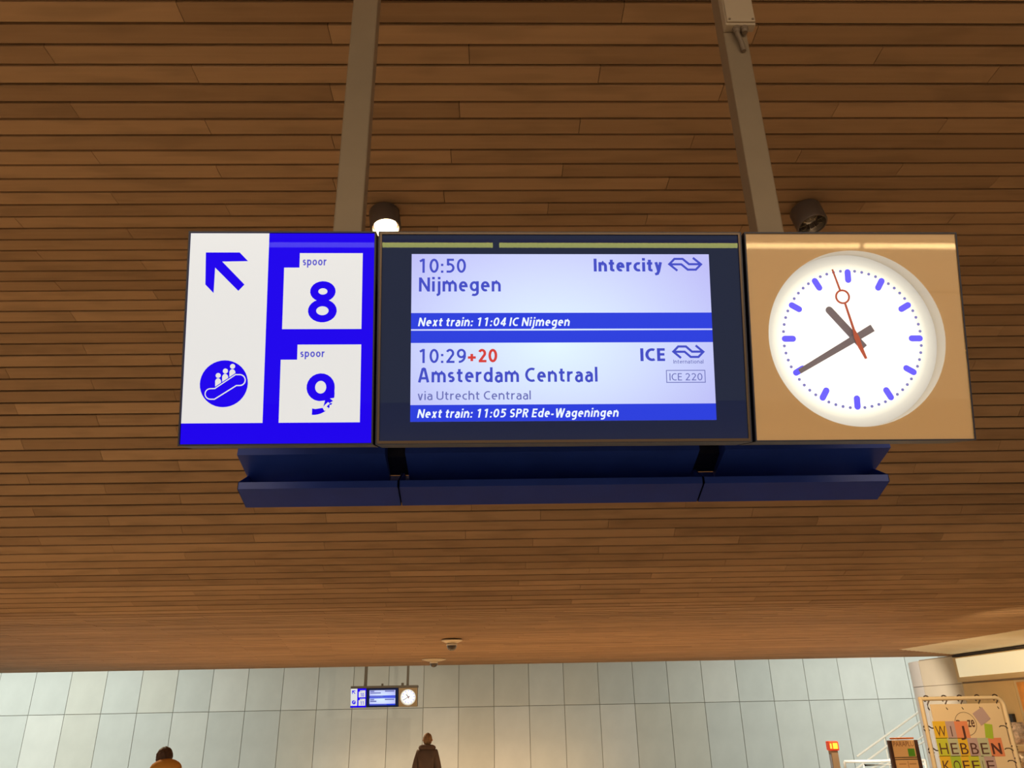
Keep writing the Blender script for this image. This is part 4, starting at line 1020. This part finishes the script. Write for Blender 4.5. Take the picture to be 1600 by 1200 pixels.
# ------------------------------------------------------------------ people seen from behind
def skin_mesh(verts, edges, radii, sub=2, root=0):
    me = bpy.data.meshes.new('sk'); me.from_pydata([tuple(v) for v in verts], edges, [])
    o = bpy.data.objects.new('sk', me); C.objects.link(o)
    md = o.modifiers.new('s', 'SKIN'); md.use_smooth_shade = True
    sk = me.skin_vertices[0].data
    for i, r in enumerate(radii):
        sk[i].radius = r if isinstance(r, tuple) else (r, r); sk[i].use_root = (i == root)
    s_ = o.modifiers.new('d', 'SUBSURF'); s_.levels = sub; s_.render_levels = sub
    dg = bpy.context.evaluated_depsgraph_get(); out = bpy.data.meshes.new_from_object(o.evaluated_get(dg)); bpy.data.objects.remove(o)
    for p in out.polygons: p.use_smooth = True
    return out
def person(px, py, Y, H, lab, coat, hair, trous, bob, rot, lean, hood, bag):
    top = onY(px, py, Y); r = empty('person', (top.x, Y, 0), lab, 'person'); k = top.z/1.75; kk = H/1.75
    SK = mat('skin', srgb(224, 160, 125), .5); z = k
    def V(x, y, zz): return (x*kk, y*kk, zz*z)
    vs, ed, rd = [], [], []
    def add(p, r_, par=None): vs.append(p); rd.append(tuple(a*kk for a in r_) if isinstance(r_, tuple) else r_*kk); i = len(vs)-1; (ed.append((par, i)) if par is not None else None); return i
    pel = add(V(0, 0, .95), (.15, .11)); wa = add(V(0, 0, 1.12), (.135, .10), pel); ch = add(V(0, 0, 1.32), (.155, .11), wa); nb = add(V(0, .01, 1.46), (.07, .065), ch)
    nk = add(V(0, .02, 1.53), .052, nb); hd = add(V(0, .035, 1.62), (.072, .09), nk); ht = add(V(0, .03, 1.70), (.06, .075), hd)
    for s in (-1, 1):
        sh = add(V(s*.15, 0, 1.40), .052, ch); el = add(V(s*.225, -.02, 1.14), .040, sh); wr = add(V(s*.25, .06, .90), .028, el); pm = add(V(s*.25, .08, .83), (.02, .036), wr)
        for f, (dx, l) in enumerate(((-.03, .07), (-.01, .085), (.01, .08), (.028, .065))):
            a = add(V(s*.25, .08+dx, .80-.02), .0085, pm); b = add(V(s*.245, .085+dx, .78-l*.5), .008, a); add(V(s*.235, .09+dx, .77-l), .007, b)
        a = add(V(s*.235, .115, .83), .010, pm); add(V(s*.23, .13, .79), .009, a)
        hp_ = add(V(s*.095, 0, .86), .085, pel); kn = add(V(s*.10, .03*s, .48), .055, hp_); an = add(V(s*.105, .02*s-.03, .09), .036, kn); add(V(s*.11, .12+.02*s-.03, .04), (.034, .03), an)
    body = link('body', skin_mesh(vs, ed, rd), SK, r)
    bm = bmesh.new(); lathe(bm, [(.002, 0), (.014, .006), (.02, .02), (.012, .035), (.002, .04)], 8)
    for s in (-1, 1):
        b_ = bm if s == -1 else bmesh.new()
        if s == 1: lathe(b_, [(.002, 0), (.014, .006), (.02, .02), (.012, .035), (.002, .04)], 8)
        o = obj('ear', b_, SK, r, True); o.location = (s*.082*kk, .035*kk, 1.60*z)
    # coat
    vs, ed, rd = [], [], []
    p0 = add(V(0, 0, .72), (.19, .155)); p1 = add(V(0, 0, .98), (.185, .15), p0); p2 = add(V(0, 0, 1.2), (.18, .14), p1); p3 = add(V(0, -.005, 1.38), (.17, .13), p2); p4 = add(V(0, .0, 1.455), (.095, .085), p3); 
    for s in (-1, 1):
        a = add(V(s*.16, 0, 1.41), .075, p3); b = add(V(s*.225, -.02, 1.14), .07, a); add(V(s*.25, .055, .92), .055, b)
    o = link('coat', skin_mesh(vs, ed, rd), coat, r); o['label'] = 'coat'
    # collar / hood lying on the shoulders
    bm = bmesh.new(); rr = .10 if hood else .085
    pts = [(rr*1.25*math.cos(a)*kk, (rr*math.sin(a)-.0)*kk, (1.49-.02*math.sin(a))*z) for a in [2*math.pi*i/20 for i in range(20)]]
    add_tube(bm, pts, (.045 if hood else .03)*kk, 8, True); obj('collar', bm, coat, r, True)
    # trousers + shoes
    vs, ed, rd = [], [], []
    a0 = add(V(0, 0, .93), (.15, .11))
    for s in (-1, 1):
        h_ = add(V(s*.095, 0, .84), .095, a0); kn = add(V(s*.10, .03*s, .48), .072, h_); add(V(s*.105, .02*s-.03, .10), .058, kn)
    link('trousers', skin_mesh(vs, ed, rd), trous, r)
    for s in (-1, 1):
        bm = bmesh.new(); add_box(bm, (s*.11*kk, (.05+.02*s)*kk, .045), (.09, .27, .09), bev=.03); obj('shoe', bm, mat('shoe_leather', srgb(45, 36, 32), .5), r, True)
    # hair
    bm = bmesh.new(); bmesh.ops.create_icosphere(bm, subdivisions=4, radius=1)
    rnd = random.Random(3)
    for v_ in list(bm.verts):
        c = v_.co; face = c.y > .45 and c.z < .25
        n_ = 1+.03*math.sin(14*c.x+7*c.z)+.025*math.sin(19*c.y+5*c.x)
        if bob: s_ = Vector((.112, .125, .135)); 
        else: s_ = Vector((.086, .104, .118))
        v_.co = Vector((c.x*s_.x*n_, c.y*s_.y*n_, c.z*s_.z*n_))
        if bob and c.z < -.2: v_.co.x *= 1.06; v_.co.z = max(v_.co.z, -.105-.02*rnd.random())
        if not bob and c.z < -.45: v_.co.x *= .82; v_.co.y *= .85
        if face: v_.co.y *= .55
    bmesh.ops.scale(bm, vec=(kk, kk, kk), verts=bm.verts)
    o = obj('hair', bm, hair, r, True); o.location = (0, (.02)*kk, 1.75*z-(.135 if bob else .118)*kk)
    bm = bmesh.new(); add_tube(bm, [(0, .118*kk, 1.635*z), (0, .14*kk, 1.60*z), (0, .115*kk, 1.59*z)], [.008, .014, .008], 8); obj('nose', bm, SK, r, True)
    for s in (-1, 1):
        bm = bmesh.new(); bmesh.ops.create_uvsphere(bm, u_segments=10, v_segments=6, radius=.012); o = obj('eye', bm, mat('eye', srgb(60, 45, 35), .2), r, True); o.location = (s*.032*kk, .112*kk, 1.635*z)
    if bag:
        bm = bmesh.new(); add_box(bm, (.02, -.17*kk, 1.14*z), (.27, .15, .38), bev=.05); obj('backpack', bm, bag, r, True)['label'] = 'maroon backpack'
        bm = bmesh.new(); bmesh.ops.create_icosphere(bm, subdivisions=3, radius=1); bmesh.ops.scale(bm, vec=(.20, .13, .13), verts=bm.verts); o = obj('hood', bm, coat, r, True); o.location = (.04, -.12, 1.47*z)
        for s in (-1, 1):
            tube('shoulder_strap', [(s*.10, -.13*kk, 1.38*z), (s*.105, -.07*kk, 1.475*z), (s*.11, .03, 1.49*z), (s*.115, .12*kk, 1.40*z), (s*.12, .135*kk, 1.2*z)], .014, STRAP, r, 8)
    r.rotation_euler = (0, 0, rot)
    return r
STRAP = mat('brown_strap', srgb(96, 48, 34), .6)
person(668, 1145, 16.0, 1.70, 'person with short light brown hair in a dark brown jacket, seen from behind', mat('dark_jacket', srgb(84, 64, 52), .85, noise=.15, nscale=8), mat('light_brown_hair', srgb(138, 104, 68), .7, noise=.25, nscale=40), mat('dark_trousers', srgb(50, 48, 56), .8), False, -.1, 0, True, None)
person(259, 1166.5, 11.4, 1.62, 'person with brown bobbed hair in a mustard coat with a maroon backpack', mat('mustard_coat', srgb(205, 138, 48), .8, noise=.1, nscale=10), mat('dark_brown_hair', srgb(78, 50, 32), .7, noise=.35, nscale=40), mat('blue_trousers', srgb(52, 56, 78), .8), True, .35, .1, False, mat('maroon_fabric', srgb(120, 60, 70), .8))
